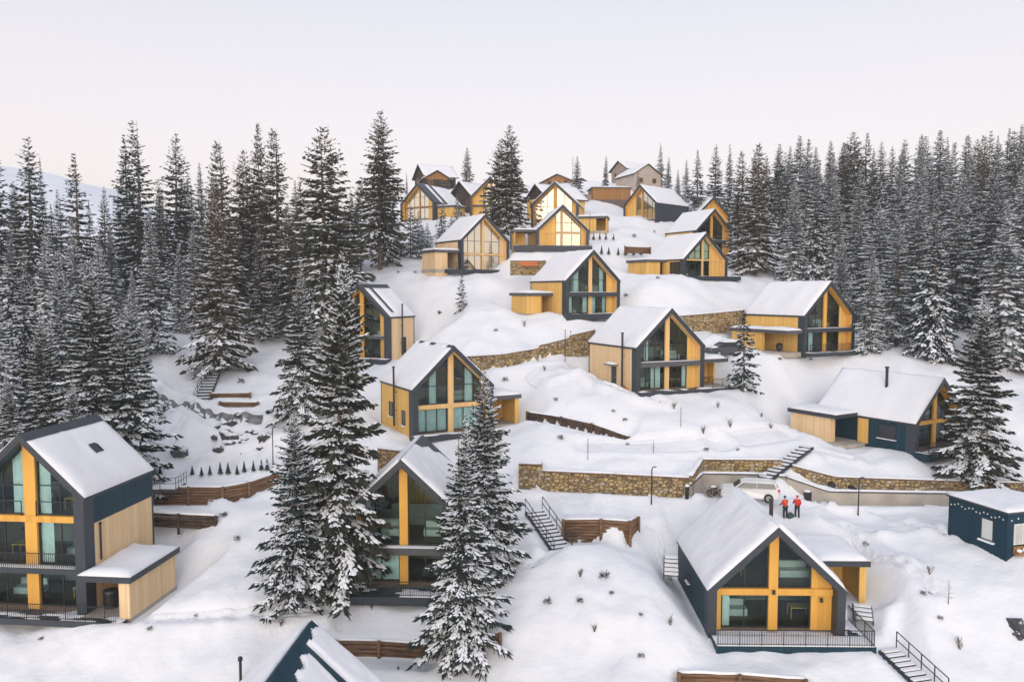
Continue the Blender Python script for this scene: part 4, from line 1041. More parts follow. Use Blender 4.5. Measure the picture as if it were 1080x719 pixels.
# ------------------------------------------------------------------ trees
def spruce_mesh(seed, H=20, Rm=3.6, t0=.05, dens=1.0, snow=.6, top_snow=.25, droop=1.0, cones=.0, gap=.0, power=.85, clump=1.0, fine=1.35, padmax=.14):
    """needle sprays, cones and snow pads of one spruce; arrays of vertices and faces"""
    g = np.random.default_rng(seed)
    TV, TF, TI, SV, SF = [], [], [], [], []; nv = ns = 0
    z = t0*H; bend = g.normal(0, .012, 2); UP = np.array([0, 0, 1.])
    def unit(a): return a/(np.linalg.norm(a, axis=-1, keepdims=True) + 1e-9)
    while z < H*.985:
        t = z/H; k = (t - t0)/(1 - t0)
        prof = Rm*(1-k)**power*(.80 + .2*min(1, k*6+.3))
        nb = int(g.integers(5, 8)*dens) if t < .9 else int(g.integers(4, 6))
        a0 = g.uniform(0, 6.28)
        for b in range(nb):
            if g.random() < gap: continue
            az = a0 + b*6.283/nb + g.normal(0, .25)
            Lb = max(.14, prof*g.uniform(.58, 1.14)*(1 + .12*math.sin(az*2 + seed)))
            zb = z + g.uniform(-.2, .2)
            el = .75*k**1.6 - .26*(1-k)*droop + g.normal(0, .09); cur = -.46*(1-k*.75)*droop; tip = .30*(1-k*.6)
            ca, sa = math.cos(az), math.sin(az); sd = np.array([-sa, ca, 0]); wig = g.normal(0, .06)
            def axis(s):
                r = s*Lb; zz = zb + Lb*(el*s + cur*s*s + tip*s**3)
                c = np.stack([ca*r + bend[0]*z - sa*wig*r*s, sa*r + bend[1]*z + ca*wig*r*s, zz], -1)
                sl = el + 2*cur*s + 3*tip*s*s
                return c, unit(np.stack([np.full_like(s, ca), np.full_like(s, sa), sl], -1))
            K = max(7, int(Lb/.42*3.0*fine)); s = np.sort(g.uniform(.08, 1, K)); s[-1] = 1
            c, ax = axis(s); side = g.choice([-1., 1., 0.], K, p=[.42, .42, .16]); side[-1] = 0
            tl = np.minimum(1.05, .22 + .40*Lb*(1 - .55*s))*(1 - .62*k**3)*g.uniform(.5, 1.15, K)
            fw = np.where(side == 0, 1.0, g.uniform(.35, .85, K)); sw = np.where(side == 0, g.normal(0, .25, K), side*g.uniform(.65, 1.0, K))
            d = unit(ax*fw[:, None] + sd*sw[:, None] - UP*g.uniform(.10, .50, K)[:, None])
            w = unit(np.cross(d, UP)); up = np.cross(w, d); roll = g.normal(0, .5, K)
            wd = g.uniform(.08, .16, K)*clump/(fine**.6)*(.7 if k > .85 else 1)
            wv = (w*np.cos(roll)[:, None] + up*np.sin(roll)[:, None])*wd[:, None]
            m1 = c + d*(tl*.42)[:, None]; m1[:, 2] += .03; tp = c + d*tl[:, None]; tp[:, 2] -= .12*tl
            hang = m1 + d*.08; hang[:, 2] -= g.uniform(.12, .34, K)*np.minimum(1, tl + .25)*(1 - .7*k**2)
            V = np.stack([c - d*.05, m1 + wv, tp, m1 - wv, hang], 1).reshape(-1, 3); TV.append(V)
            o = nv + np.arange(K)*5
            TF.append(np.stack([np.stack([o, o+1, o+2, o+3], -1), np.stack([o, o+4, o+2, o+2], -1)], 1).reshape(-1, 4)); TI.append(np.zeros(2*K, int)); nv += 5*K
            # snow pads lying on the branch
            fb = np.clip(g.normal(1, .5), .05, 1.7); pr = (snow*(1-k) + top_snow*k)*fb*(1 + .25*math.cos(az - seed))
            M = max(4, int(Lb/.42*4.9*fine**.8)); s2 = g.uniform(.18, 1.0, M); keep = g.random(M) < pr*(.45 + .6*s2); s2 = s2[keep]; M = len(s2)
            if M:
                c2, a2 = axis(s2); off = g.normal(0, .30, M)*np.minimum(.9, .2 + .35*Lb*(1-.5*s2)); c2 = c2 + sd*off[:, None]; c2[:, 2] += .05 - .26*np.abs(off)
                dd = unit(a2 + sd*(off*1.5)[:, None]); ww = unit(np.cross(dd, UP))
                r = g.uniform(.055, .055 + padmax, M)*(1 - .62*k**1.5)*clump
                ang = np.linspace(0, 2*math.pi, 7)[:6]; jr = g.uniform(.45, 1.3, (M, 6))*r[:, None]
                rim = c2[:, None, :] + dd[:, None, :]*(np.cos(ang)*1.65*jr)[..., None] + ww[:, None, :]*(np.sin(ang)*.80*jr)[..., None]
                rim[..., 2] -= jr*.22
                cen = c2 + UP*(r*g.uniform(.3, .6, M))[:, None]
                SV.append(np.concatenate([rim, cen[:, None, :]], 1).reshape(-1, 3)); o = ns + np.arange(M)*7
                SF.append(np.stack([np.stack([o+i, o+(i+1) % 6, o+6], -1) for i in range(6)], 1).reshape(-1, 3)); ns += 7*M
            if cones and k > .55:
                n_c = int(g.poisson(cones*3))
                if n_c:
                    cc, ad = axis(g.uniform(.5, 1, n_c)); e = .05
                    q = [cc + np.array(v_) for v_ in ((e,0,0), (-e*.5,e,0), (-e*.5,-e,0), (0,0,-.30), (0,0,-.30))]
                    TV.append(np.stack(q, 1).reshape(-1, 3)); o = nv + np.arange(n_c)*5
                    TF.append(np.stack([np.stack([o, o+1, o+3, o+3], -1), np.stack([o+1, o+2, o+3, o+3], -1)], 1).reshape(-1, 4)); TI.append(np.ones(2*n_c, int)); nv += 5*n_c
        z += (.30 + .22*(1-k))/max(.6, dens)*g.uniform(.8, 1.25)
    return np.concatenate(TV), [tuple(int(i) for i in f) for f in np.concatenate(TF)], np.concatenate(TI), np.concatenate(SV), np.concatenate(SF)
def mesh_mixed(name, v, faces, mi, mats):
    faces = [f if f[2] != f[3] else f[:3] for f in faces]
    me = bpy.data.meshes.new(name); me.from_pydata(v.tolist(), [], faces)
    for m in mats: me.materials.append(m)
    me.polygons.foreach_set('material_index', mi.astype(np.int32)); me.update(); return me
def tree_kind(seed, needles, H=20, t0=.05, **kw):
    tv, tf, ti, sv, sf = spruce_mesh(seed, H=H, t0=t0, **kw)
    root = bpy.data.objects.new('spruce_tree', None); parts = []
    mb = MB(); mb.tube([(0,0,-1.2),(0,0,.3),(0,0,H*.5),(0,0,H*.9),(0,0,H*1.0)], [H*.0135+.05, H*.0125, H*.0075, .022, .008], 8); 
    me = bpy.data.meshes.new('trunk'); me.from_pydata(mb.v, [], mb.f); me.materials.append(BARK); parts.append(('trunk', me))
    parts.append(('crown', mesh_mixed('crown', tv, tf, ti, [needles, CONE])))
    sm = bpy.data.meshes.new('branch_snow'); sm.from_pydata(sv.tolist(), [], sf.tolist()); sm.materials.append(TREESNOW); parts.append(('branch_snow', sm))
    return H, parts
KINDS = {
 'near':  [tree_kind(1, NEEDLE, Rm=4.0, snow=1.35, top_snow=1.0, droop=1.0, power=.78, dens=1.1, fine=2.6, padmax=.13), tree_kind(2, OLIVN, Rm=3.9, snow=1.35, top_snow=1.1, droop=1.0, power=.72, dens=1.1, fine=2.6, padmax=.13), tree_kind(3, NEEDLE, Rm=4.4, snow=1.35, top_snow=1.1, droop=1.05, power=1.0, dens=1.1, fine=2.6, padmax=.13)],
 'snowy': [tree_kind(4, FROST, Rm=3.3, snow=1.9, top_snow=1.4, droop=1.25, t0=.03, padmax=.2), tree_kind(5, FROST, Rm=3.0, snow=1.9, top_snow=1.2, t0=.04, padmax=.17), tree_kind(6, FROST, Rm=2.7, snow=1.7, top_snow=1.1, padmax=.17, power=.75, gap=.05), tree_kind(15, BLUEN, Rm=3.1, snow=1.5, top_snow=.8, power=1.0, droop=1.5, gap=.04)],
 'dark':  [tree_kind(16, NEEDLE, Rm=3.3, snow=.75, top_snow=.25, t0=.06, gap=.14, power=1.0, droop=1.2), tree_kind(7, NEEDLE, Rm=2.9, snow=.8, top_snow=.2, t0=.08, gap=.06, power=.75), tree_kind(8, NEEDLE, Rm=2.6, snow=.75, top_snow=.2, t0=.10, gap=.1, power=.7)],
 'olive': [tree_kind(9, OLIVE, Rm=3.3, snow=1.0, top_snow=.3, cones=.35, t0=.07, power=.75), tree_kind(10, OLIVE, Rm=2.9, snow=.95, top_snow=.25, cones=.35, t0=.08, power=.7), tree_kind(14, OLIVE, Rm=3.5, snow=.85, top_snow=.2, cones=.3, t0=.2, gap=.05, power=.62)],
 'small': [tree_kind(12, NEEDLE, H=7, Rm=1.5, snow=.9, top_snow=.5, t0=.06, clump=.6), tree_kind(13, FROST, H=7, Rm=1.7, snow=.95, top_snow=.6, t0=.03, clump=.62)],
}
NT = [0]
def tree(kind, px, top, d, label, group=None, base=None, w=1.0, var=None, dx=0):
    """spruce at image column px with its tip at row top, standing at distance d (or where row base meets the ground)"""
    if base is not None: p = hit(px, base, max(26, d-14), d+14); 
    else:
        r_ = ray(px, 300); p = Vector((r_.x*d, d, gz(r_.x*d, d)))
    tp = at(px, top, p.y); hgt = max(1.5, tp.z - p.z)
    ks = KINDS[kind]; H, parts = ks[(NT[0] if var is None else var) % len(ks)]; NT[0] += 1
    root = empty('spruce_tree', (p.x, p.y, p.z), random.uniform(0, 6.28), label, 'tree', group)
    s = hgt/H; root.scale = (s*w, s*w, s)
    root.rotation_euler = (random.gauss(0, .012), random.gauss(0, .012), root.rotation_euler.z)
    for nm, me in parts: link(nm, me, root)
    return root
# foreground
tree('near', 356, 260, 47.3, 'tallest snow-laden spruce, trunk standing left of the railed deck', base=624, var=1, w=.86)
tree('near', 314, 432, 46, 'broad snowy spruce standing at the foot of the tallest one', base=639, var=0, w=1.12)
tree('near', 316, 276, 73, 'snowy spruce behind and left of the tallest near one, above the lamp post', w=.95, var=2, base=442)
tree('near', 486, 436, 42.3, 'snow-laden spruce in front at the right end of the bottom log wall', base=690, var=2, w=1.0)
tree('near', 512, 389, 47.5, 'dark snowy spruce directly behind the front one, right of the curtained house', base=606, var=0, w=1.05)
tree('near', 1028, 308, 64, 'lone olive spruce in front of the low dark-walled house, right side', base=506, var=1, w=1.15)
tree('small', 785, 325, 79, 'small spruce beside the porch of the pale-sided house, in front of a parked car', base=411, var=0, w=1.15)
tree('small', 487, 287, 102, 'tiny lone spruce on open snow below the cream-windowed porch house', base=327, var=0, w=.9)
# left forest, near
LF = 'spruces of the left forest'
for a in [('near',94,268,62,'snowy spruce behind the left house, left one of the close pair',1.2,0),('near',126,305,63,'snowy spruce behind the left house, right one of the close pair',1.15,2)]:
    tree(a[0], a[1], a[2], a[3], a[4], LF, w=a[5], var=a[6])
for px, top, d, k, w in [(62,262,74,'snowy',1.15),(25,262,68,'snowy',1.2),(-6,300,64,'snowy',1.2),(40,330,61,'near',1.0),(2,390,58,'near',1.05),(72,400,58,'near',1.0),(108,250,86,'snowy',1.1),(80,228,92,'snowy',1.0),(140,285,84,'snowy',.9),(10,232,90,'snowy',1.1),(45,240,86,'snowy',1.0),(-22,240,82,'snowy',1.1),(150,340,76,'snowy',.9)]:
    tree(k, px, top, d, 'heavily snow-laden spruce in the dense lower left forest behind the left house', LF, w=w)
tree('snowy', 163, 217, 94, 'snow-laden spruce at the right edge of the lower left forest, above the open slope', LF, w=1.15, var=1, base=372)
tree('snowy', 188, 255, 97, 'snow-laden spruce second from the right edge of the lower left forest', LF, w=1.0, var=2)
for px, top, d, k, w, lb in [(-4,148,104,'dark',1.25,'dark spruce at the very left edge of the skyline'),(34,144,106,'dark',1.25,'dark skyline spruce near the left edge, standing before the pale mountain'),(83,161,104,'dark',1.3,'dark skyline spruce with a bushy crown, right of the pale mountain top'),(112,196,134,'dark',.9,'short dark spruce in the skyline gap on the left'),
  (150,126,116,'dark',1.1,'taller right stem of the dark twin spruces on the left skyline'),(137,141,117,'dark',1.15,'shorter left stem of the dark twin spruces on the left skyline'),(187,139,122,'dark',1.2,'dark pointed skyline spruce right of the twin spruces'),(215,170,128,'snowy',.75,'thin pale skyline spruce between two dark ones'),(48,166,170,'dark',.6,'small dark spruce tip standing out against the pale mountain')]:
    tree(k, px, top, d, lb, LF, w=w)
for px, top, d, k, w, lb in [(237,147,100,'olive',1.15,'olive spruce above the dark hillside stairs'),(258,158,108,'olive',1.0,'olive skyline spruce, second of the middle left cluster'),(277,127,112,'olive',.8,'thin tallest skyline spruce of the middle left cluster'),(294,134,106,'olive',1.15,'broad olive skyline spruce of the middle left cluster'),
  (345,133,96,'olive',1.35,'large olive spruce with bare lower trunk, above the narrow house'),(306,215,100,'olive',1.1,'lower olive spruce between two tall ones on the left'),(275,240,96,'olive',1.15,'lower snow-striped olive spruce above the open slope')]:
    tree(k, px, top, d, lb, 'olive spruces left of the village', w=w)
tree('olive', 231, 200, 84, 'lower olive spruce standing at the top of the dark hillside stairs', 'olive spruces left of the village', base=392, w=1.25, var=0)
tree('olive', 401, 117, 119, 'tallest skyline spruce with its trunk showing in snow, left of the village', w=1.15, var=2, base=284)
tree('olive', 381, 190, 121, 'shorter olive spruce close by the tallest skyline one', w=1.0, var=2)
tree('olive', 408, 165, 123, 'bushy companion right behind the tallest skyline spruce', w=.9, var=0)
for px, top, d, k in [(150,205,132,'snowy'),(18,190,132,'dark'),(66,200,134,'snowy'),(98,212,130,'dark'),(128,205,136,'dark'),(170,188,134,'dark'),(205,182,132,'snowy'),(228,178,130,'dark'),(262,185,128,'dark'),(318,190,120,'olive'),(372,200,126,'dark'),(20,205,120,'dark'),(60,215,118,'dark'),(118,235,108,'snowy'),(172,200,116,'dark'),(205,235,104,'snowy'),(-20,190,120,'dark'),(325,235,112,'olive'),(250,225,104,'olive'),(196,190,125,'dark'),(105,240,125,'dark'),(365,215,118,'olive'),(230,260,97,'olive'),(268,205,118,'olive'),(315,190,125,'dark')]:
    tree(k, px, top, d, 'snow-dusted spruce in the dense middle of the left forest', LF, w=1.1)
# village trees
for px, base, top, k, w, lb, d in [(526,246,148,'olive',1.3,'left stem of the tall twin spruce in the middle of the village',128),(540,246,132,'olive',1.35,'right stem of the tall twin spruce in the middle of the village',128)]:
    tree(k, px, top, d, lb, None, w=w*.85, var=2)
for px, top, d, k, w, lb in [(493,155,172,'olive',1.0,'dark spruce behind the dark timber chalet'),(608,164,168,'dark',1.1,'single hilltop spruce left of the brown boarded building'),(638,164,188,'dark',.95,'single hilltop spruce behind the brown boarded building'),(695,150,196,'dark',.9,'hilltop spruce right of the pale rendered house'),(703,165,190,'dark',.9,'shorter hilltop spruce right of the pale rendered house'),(672,180,178,'dark',.8,'small spruce in front of the pale rendered house'),
  (430,180,190,'dark',.5,'small spruce tip at the top left of the village'),(461,176,205,'dark',.5,'tiny spruce tip behind the topmost chalet'),(477,176,205,'dark',.5,'tiny spruce tip right of the topmost chalet'),(714,178,185,'snowy',.9,'frosted spruce on the hilltop between two groups'),(684,205,190,'snowy',.8,'low frosted spruce below the pale rendered house')]:
    tree(k, px, top, d, lb, 'hilltop spruces around the village', w=w)
for px, base, top, w in [(433,272,218,1.3),(466,252,212,1.0),(451,262,235,1.3),(441,262,222,1.1),(419,268,232,1.2),(476,250,226,1.0),(484,240,205,1.1),(445,278,240,1.2)]:
    tree('small', px, top, 140, 'frosted young spruce in the cluster below the yellow gabled house', 'frosted young spruces below the upper left houses', base=base, w=w, var=1)
# right forest
RF = 'spruces of the right forest'
tree('olive', 796, 150, 121, 'large olive spruce standing before the right forest, trunk in snow', w=1.35, var=0, base=290)
tree('olive', 779, 158, 128, 'olive spruce just left of the large one before the right forest', w=1.1, var=1)
for px, top, d, k, w, lb in [(735,158,160,'dark',1.2,'dark bushy spruce behind the cream-glazed house'),(752,152,168,'dark',1.1,'dark skyline spruce right behind the bushy one, upper right'),(768,152,170,'snowy',.9,'snowy slender skyline spruce next to the dark ones, upper right'),(722,168,178,'snowy',.9,'snowy skyline spruce left of the dark bushy one, upper right')]:
    tree(k, px, top, d, lb, RF, w=w)
rows = [
 (92, [918,946,985,1060,1090], [262,222,205,208,215], 'snowy', 1.25, 'snow-laden spruce in the front row of the right forest'),
 (104, [888,905,930,965,1003,1042,1078,1096], [248,225,210,190,185,180,170,175], 'snowy', 1.15, 'snow-laden spruce in the second row of the right forest'),
 (120, [836,858,880,905,942,978,1015,1052,1085], [192,172,190,178,162,168,165,150,140], 'snowy', 1.1, 'snowy spruce in the middle rows of the right forest'),
 (138, [826,848,868,893,918,952,968,1000,1032,1064,1090], [158,146,160,150,158,148,150,148,142,138,130], 'mix', 1.05, 'snow-dusted spruce in the upper rows of the right forest'),
 (160, [808,822,842,870,900,912,935,964,985,1012,1040,1058,1080], [165,152,143,147,142,140,155,140,135,142,135,138,122], 'mix', 1.1, 'skyline spruce along the top of the right forest'),
 (185, [790,815,832,858,884,925,948,975,998,1026,1048,1070,1090], [160,156,152,152,152,150,152,142,143,145,140,128,118], 'mix', 1.1, 'far skyline spruce at the back of the right forest')]
for d, pxs, tops, k, w, lb in rows:
    for i, (px, tp) in enumerate(zip(pxs, tops)):
        kk = k if k != 'mix' else ('dark', 'snowy', 'olive', 'dark', 'snowy')[(i*3 + int(d)) % 5]
        tree(kk, px + random.uniform(-3, 3), tp + random.uniform(-3, 3), d + random.uniform(-4, 4), lb, RF, w=w*random.uniform(.95, 1.35))
# ------------------------------------------------------------------ saplings, shrubs, rocks
def sapling_proto():
    mb = MB()
    for i in range(4): r0 = .30*(1-i*.23); mb.tube([(0,0,.15+i*.22),(0,0,.48+i*.22)], [r0, .03], 7)
    c = MB(); c.tube([(0,0,-.2),(0,0,.3)], .03, 6)
    return mb, c
mb, c = sapling_proto()
sap_root = None
def sapling(p, s, label, group):
    global sap_root
    if sap_root is None:
        sap_root = empty('conifer_sapling', p, 0); mb.build('crown', NEEDLE, sap_root); c.build('trunk', BARK, sap_root)
        sm = MB(); sm.tube([(.03,0,.62),(.02,0,.85)], [.14,.02], 6); sm.build('branch_snow', TREESNOW, sap_root); o = sap_root
    else: o = copy_tree(sap_root)
    o.location = p; o.scale = (s*random.uniform(.8,1.2), s*random.uniform(.8,1.2), s*random.uniform(.85,1.25)); o.rotation_euler.z = random.uniform(0, 6)
    tag(o, label, 'tree', group)
for i, px in enumerate([170,203,212,222,231,241,251,259,267,275,282]):
    sapling(hit(px + random.uniform(-1.5, 1.5), 502 - max(0, px-240)*.13, 55), .78, 'knee-high dark conifer in the row above the long brown log wall', 'tiny conifers above the long log wall')
for px in (626,632.5,639,647): sapling(hit(px, 253.5, 110), .95, 'tiny dark conifer in the upper short row above the tiny log wall', 'upper row of tiny conifers on the slope')
for px in (634.5,642,652,660,668.5,676): sapling(hit(px, 269.5, 104), 1.05, 'tiny dark conifer in the lower row behind the balcony-slab house', 'lower row of tiny conifers on the slope')

def shrub(px, py, h, label, d0=30, kind='dry', group='plants poking through the snow'):
    h *= .78; p = hit(px, py, d0); root = empty('shrub', p, 0, label, 'plant', group); mb = MB()
    if kind == 'dry':
        for i in range(11):
            a = random.uniform(0, 6.28); l = h*random.uniform(.3, .95); lean = random.uniform(.15, .9); o = Vector((math.cos(a)*lean*l*.7, math.sin(a)*lean*l*.7, l)); mb.tube([(0,0,-.1), o*.5+Vector((random.uniform(-.1,.1)*h,random.uniform(-.1,.1)*h,.08*h)), o], [.012,.009,.004], 4)
            for j in range(3):
                b = random.uniform(.4,.9); q = o*b; mb.tube([q, q+Vector((random.uniform(-.25,.25)*h, random.uniform(-.25,.25)*h, .22*h))], [.012,.004], 4)
        mb.build('stems', TWIG, root)
    elif kind == 'bush':
        for i in range(60):
            a = random.uniform(0, 6.28); e = random.random(); rr = h*.5*random.random(); c_ = Vector((math.cos(a)*rr, math.sin(a)*rr, h*.8*e*(1-rr/h*.8)))
            mb.bar(c_, c_ + Vector((math.cos(a)*.3*h, math.sin(a)*.3*h, h*random.uniform(.0,.35))), h*.05, h*.03)
        mb.build('foliage', plain('dark_bush', (.06,.05,.035), .9, .4, 8), root)
        sm = MB(); sm.ball((0,0,h*.86), h*.25, 7, (1,1,.35), .3); sm.build('snow', SNOW, root)
    else:   # thin young tree
        mb.tube([(0,0,-.2),(0.02,0,h*.5),(0,.02,h)], [.03,.02,.006], 6)
        for i in range(16):
            z = h*(.2+.75*i/16); a = i*2.4; l = h*.28*(1-i/18); mb.tube([(0,0,z),(math.cos(a)*l, math.sin(a)*l, z+l*.25)], [.012,.004], 4)
        mb.build('stems', TWIG, root)
    return root
SH = [(591,504-4,.5,'bush','small dark bush below the road wall, left of the grass tuft' )]
for px, py, h, k, lb in [
 (577,638,.55,'bush','left of two small dark bushes on the front snow mound'),(611,638,.5,'bush','right of two small dark bushes on the front snow mound'),(645,629,.35,'bush','small dark tuft on the front mound, right of the two bushes'),(612,609,1.0,'dry','pale dry twiggy shrub on the front snow mound left of the brown tuft'),(637,611,.7,'bush','brown rounded tuft of grass on the front snow mound'),
 (676,651,.3,'bush','small tuft at the right side of the front mound'),(676,693,.4,'bush','dark stub in the snow below the front mound'),(627,670,.7,'dry','bent dry twig in the snow below the front mound'),(707,660,.8,'dry','dry twig beside the metal-clad side wall'),(473,708,.5,'bush','dark tuft under the right end of the bottom log wall'),(420,707,.35,'dry','dry tuft below the bottom log wall'),(297,665,.7,'dry','dry leaning plant left of the bottom roof'),
 (207,651,.3,'bush','dark tuft right of the left house annex'),(158,666,.4,'bush','dark tuft in front of the left house annex'),(43,676,.3,'bush','tiny dark tuft in the snow below the left house'),(250,572,.5,'bush','russet tuft on the slope left of the big spruces'),(236,545,.6,'bush','dark bush at the end of the low dark log beam'),
 (980,608,.8,'dry','curved dry branch in the snow behind the bare young tree'),(1000,638,2.0,'young','bare young tree on open snow right of the front deck'),(974,627,.4,'bush','dark tuft left of the bare young tree'),(992,655,.35,'bush','small tuft below the bare young tree'),(1012,686,1.0,'dry','dry plant on the snow right of the lower stairs'),
 (742,458,1.2,'dry','left reddish dry shrub on the snow field below the pale-sided house'),(770,452,1.3,'dry','lower reddish dry shrub right on the snow field below the small spruce'),(711,432,1.3,'dry','reddish dry shrub in front of the pale-sided house deck'),(757,430,1.0,'dry','thin grey shrub right in front of the pale-sided house deck'),(689,478,1.6,'young','bare grey sapling above the long sandstone wall'),(745,476,.5,'bush','small dark tuft above the right end of the long sandstone wall'),(778,477,.3,'bush','tiny tuft above the stepped-back sandstone wall'),(662,470,.35,'bush','small tuft at the low end of the sloping dark log wall'),(591,464,.6,'bush','brown tuft of grass below the sloping dark log wall'),
 (647,436,.4,'bush','small tuft left below the pale-sided house'),(659,444,.45,'bush','dark tuft left below the pale-sided house, lower one'),(586,424,.5,'bush','dark tuft on the snow above the sloping dark log wall'),(463,332,.9,'dry','dry grass on the snow below the narrow house'),(464,331,.5,'bush','dark bush on the snow right of the narrow house'),(523,350,.5,'bush','dark bush on the snow above the stepped wall'),(553,345,1.2,'dry','thin dry shrub above the stepped sandstone wall'),(533,403,.7,'bush','small conifer-like bush on the lower road'),(574,392,1.0,'dry','dry stalk beside the road under the stepped wall'),
 (660,313,.7,'bush','dark bush on the snow right of the balcony-slab house'),(694,294,.6,'bush','dark bush in the snow below the broad-roofed house'),(823,381,.5,'bush','dark tuft below the long porch'),(855,380,.45,'bush','dark tuft below the deck at the forest edge'),(795,411,.5,'bush','dark tuft right of the small spruce'),(803,440,.7,'dry','dry twig left of the timber annex'),(813,454,.9,'dry','dry branch lying near the timber annex corner'),
 (420,288,.5,'bush','dark tuft left of the cream-windowed porch house, left one'),(438,288,.5,'bush','dark tuft left of the cream-windowed porch house, right one'),(193,381,1.0,'bush','dark bush on the open slope left of the dark hillside stairs'),(171,436,1.3,'bush','dark bush on the open slope by the dark track'),(171,444,.7,'bush','lower dark tuft on the open slope by the dark track'),(157,470,.6,'bush','dark tuft above the roof of the left house'),(254,404,.8,'bush','low bush beside the upper short log step'),
 (913,577,.5,'bush','dark tuft by the flat annex roof of the metal-clad house'),(620,235,.8,'dry','dry shrub near the hilltop annex'),(690,246,.9,'dry','dry shrub below the cream-glazed house'),(669,250,.8,'bush','bush between the small conifer rows and cream-glazed house'),(752,528,1.3,'bush','dark bush left of the parked white car')]:
    shrub(px, py, h, lb, kind=k)

def rock(px, py, r, label, d0=30, group='rocks in the snow'):
    p = hit(px, py, d0); root = empty('rock', p, random.uniform(0,6), label, 'rock', group)
    mb = MB()
    for q in range(3):      # one angular boulder of fused lobes
        mb.ball((random.uniform(-.5,.5)*r, random.uniform(-.35,.35)*r, -.35*r*random.uniform(.6,1.2)), r*random.uniform(.6,.95), 7, (1.3,.95,.62), .8)
    mb.build('stone', ROCK, root)
    sm = MB()
    for q in range(2): sm.ball((random.uniform(-.45,.45)*r, random.uniform(.0,.4)*r, r*.06), r*random.uniform(.45,.7), 9, (1.3,.9,.5), .5)
    sm.build('snow', SNOW, root, smooth=True)
rock(1084,660,.8,'large dark boulder at the right edge, upper one'); rock(1074,668,.42,'pale-brown low boulder under the large one at the right edge')
for i in range(22):
    px = random.gauss(242, 22); py = random.gauss(463, 8)
    rock(px, py, random.choice([.2,.28,.4,.55,.75]), 'dark boulder among the snowy heap left of the lamp post', group='boulders of the snowy heap')

# ------------------------------------------------------------------ stairs, posts, car, people
def stairs(p0, p1, width, n, label, rail=True, m=GREY, railside=(0,1)):
    """flight from the top point p0 to the bottom point p1"""
    p0 = Vector(p0); p1 = Vector(p1); d = p1 - p0; hd = Vector((d.x, d.y, 0)); l = hd.length; hd.normalize(); sd = Vector((hd.y, -hd.x, 0))
    root = empty('outdoor_stairs', p0, 0, label, 'stairs'); mb = MB(); sn = MB(); run = l/n; rise = d.z/n
    for i in range(n):
        c = hd*(run*(i+.5)) + Vector((0,0,rise*(i+.3)))
        mb.bar(c - sd*width/2, c + sd*width/2, run*.95, .07); c2 = c + Vector((0,0,.07)) + hd*random.uniform(.02,.08)
        w2 = width*.46; a, b = c2 - sd*w2, c2 + sd*w2; sn.bar(a, b, run*.72, .09)
    for s in (-1, 1): mb.bar(sd*s*width/2 + Vector((0,0,-.12)), sd*s*width/2 + d + Vector((0,0,-.12)), .06, .22)
    mb.build('treads', m, root); sn.build('tread_snow', SNOW, root)
    if rail:
        rb = MB()
        for s in railside:
            o = sd*(-1 if s == 0 else 1)*width/2
            for h in (.5, 1.0): rb.bar(o + Vector((0,0,h)), o + d + Vector((0,0,h)), .045)
            for i in range(5): q = o + d*(i/4); rb.bar(q - Vector((0,0,.4)), q + Vector((0,0,1.0)), .05)
        rb.build('railing', BLACK, root)
    return root
for a, b, w_, n_s, lb, rs in FLIGHTS: stairs(at(*a), at(*b), w_, n_s, lb, rail=bool(rs), railside=rs, m=DLOGS if lb.startswith('short') else GREY)

def lamp_post(px, top, base, label, d0=40, head=True):
    p = hit(px, base, d0); t = at(px, top, p.y); h = t.z - p.z; root = empty('lamp_post', p, random.uniform(-.3,.3), label, 'lamp post', 'lamp posts along the paths')
    mb = MB(); mb.tube([(0,0,-.4),(0,0,h*.9),(.04,0,h*.97),(.16,0,h)], [.06,.05,.045,.04], 8); mb.build('pole', BLACK, root)
    hb = MB(); hb.box(.12,.36,-.06,.06,h-.04,h+.03); hb.build('lamp_head', GREY, root)
lamp_post(687, 492, 535, 'dark lamp post in front of the long sandstone wall'); lamp_post(905, 503, 546, 'dark lamp post on the road right of the two people'); lamp_post(288, 450, 490, 'dark lamp post at the right end of the tiny conifer row')
def pole(px, top, base, label, d0=40, r=.045, m=BLACK):
    p = hit(px, base, d0); h = at(px, top, p.y).z - p.z; root = empty('marker_pole', p, 0, label, 'pole', 'thin poles in the snow'); mb = MB()
    mb.tube([(0,0,-.4),(0,0,h)], [r, r*.8], 8); mb.build('pole', m, root); c = MB(); c.tube([(0,0,h-.02),(0,0,h+.05)], [r*1.4, r], 8); c.build('cap', m, root)
pole(596, 348, 381, 'thin dark pole in front of the stepped sandstone wall', 75); pole(602, 349, 366, 'short dark pole close to the stepped sandstone wall', 75); pole(718, 430, 450, 'thin grey pole on the snow field below the pale-sided house', 60, .03, GREY2); pole(622, 226, 253, 'tall pale pole near the upper row of tiny conifers', 110, .06, GREY2); pole(620, 463, 485, 'stake-like grey pole above the long sandstone wall', 60, .03, GREY2)
pole(604, 166, 200, 'pale flag-like pole beside the single hilltop spruce', 130, .1, CONC)
def post(px, top, base, r, label, d0=40):
    p = hit(px, base, d0); h = at(px, top, p.y).z - p.z; mb = MB(); root = empty('bollard', p, 0, label, 'bollard')
    mb.tube([(0,0,-.3),(0,0,h)], r, 10); mb.build('post', BLACK, root); s_ = MB(); s_.ball((0,0,h), r*1.25, 8, (1,1,.7)); s_.build('snow_cap', SNOW, root, smooth=True)
post(871.5, 519, 532, .13, 'dark post at the near end of the pale concrete wall', 50); post(724.5, 512, 527, .16, 'dark post at the corner of the long sandstone wall', 50)
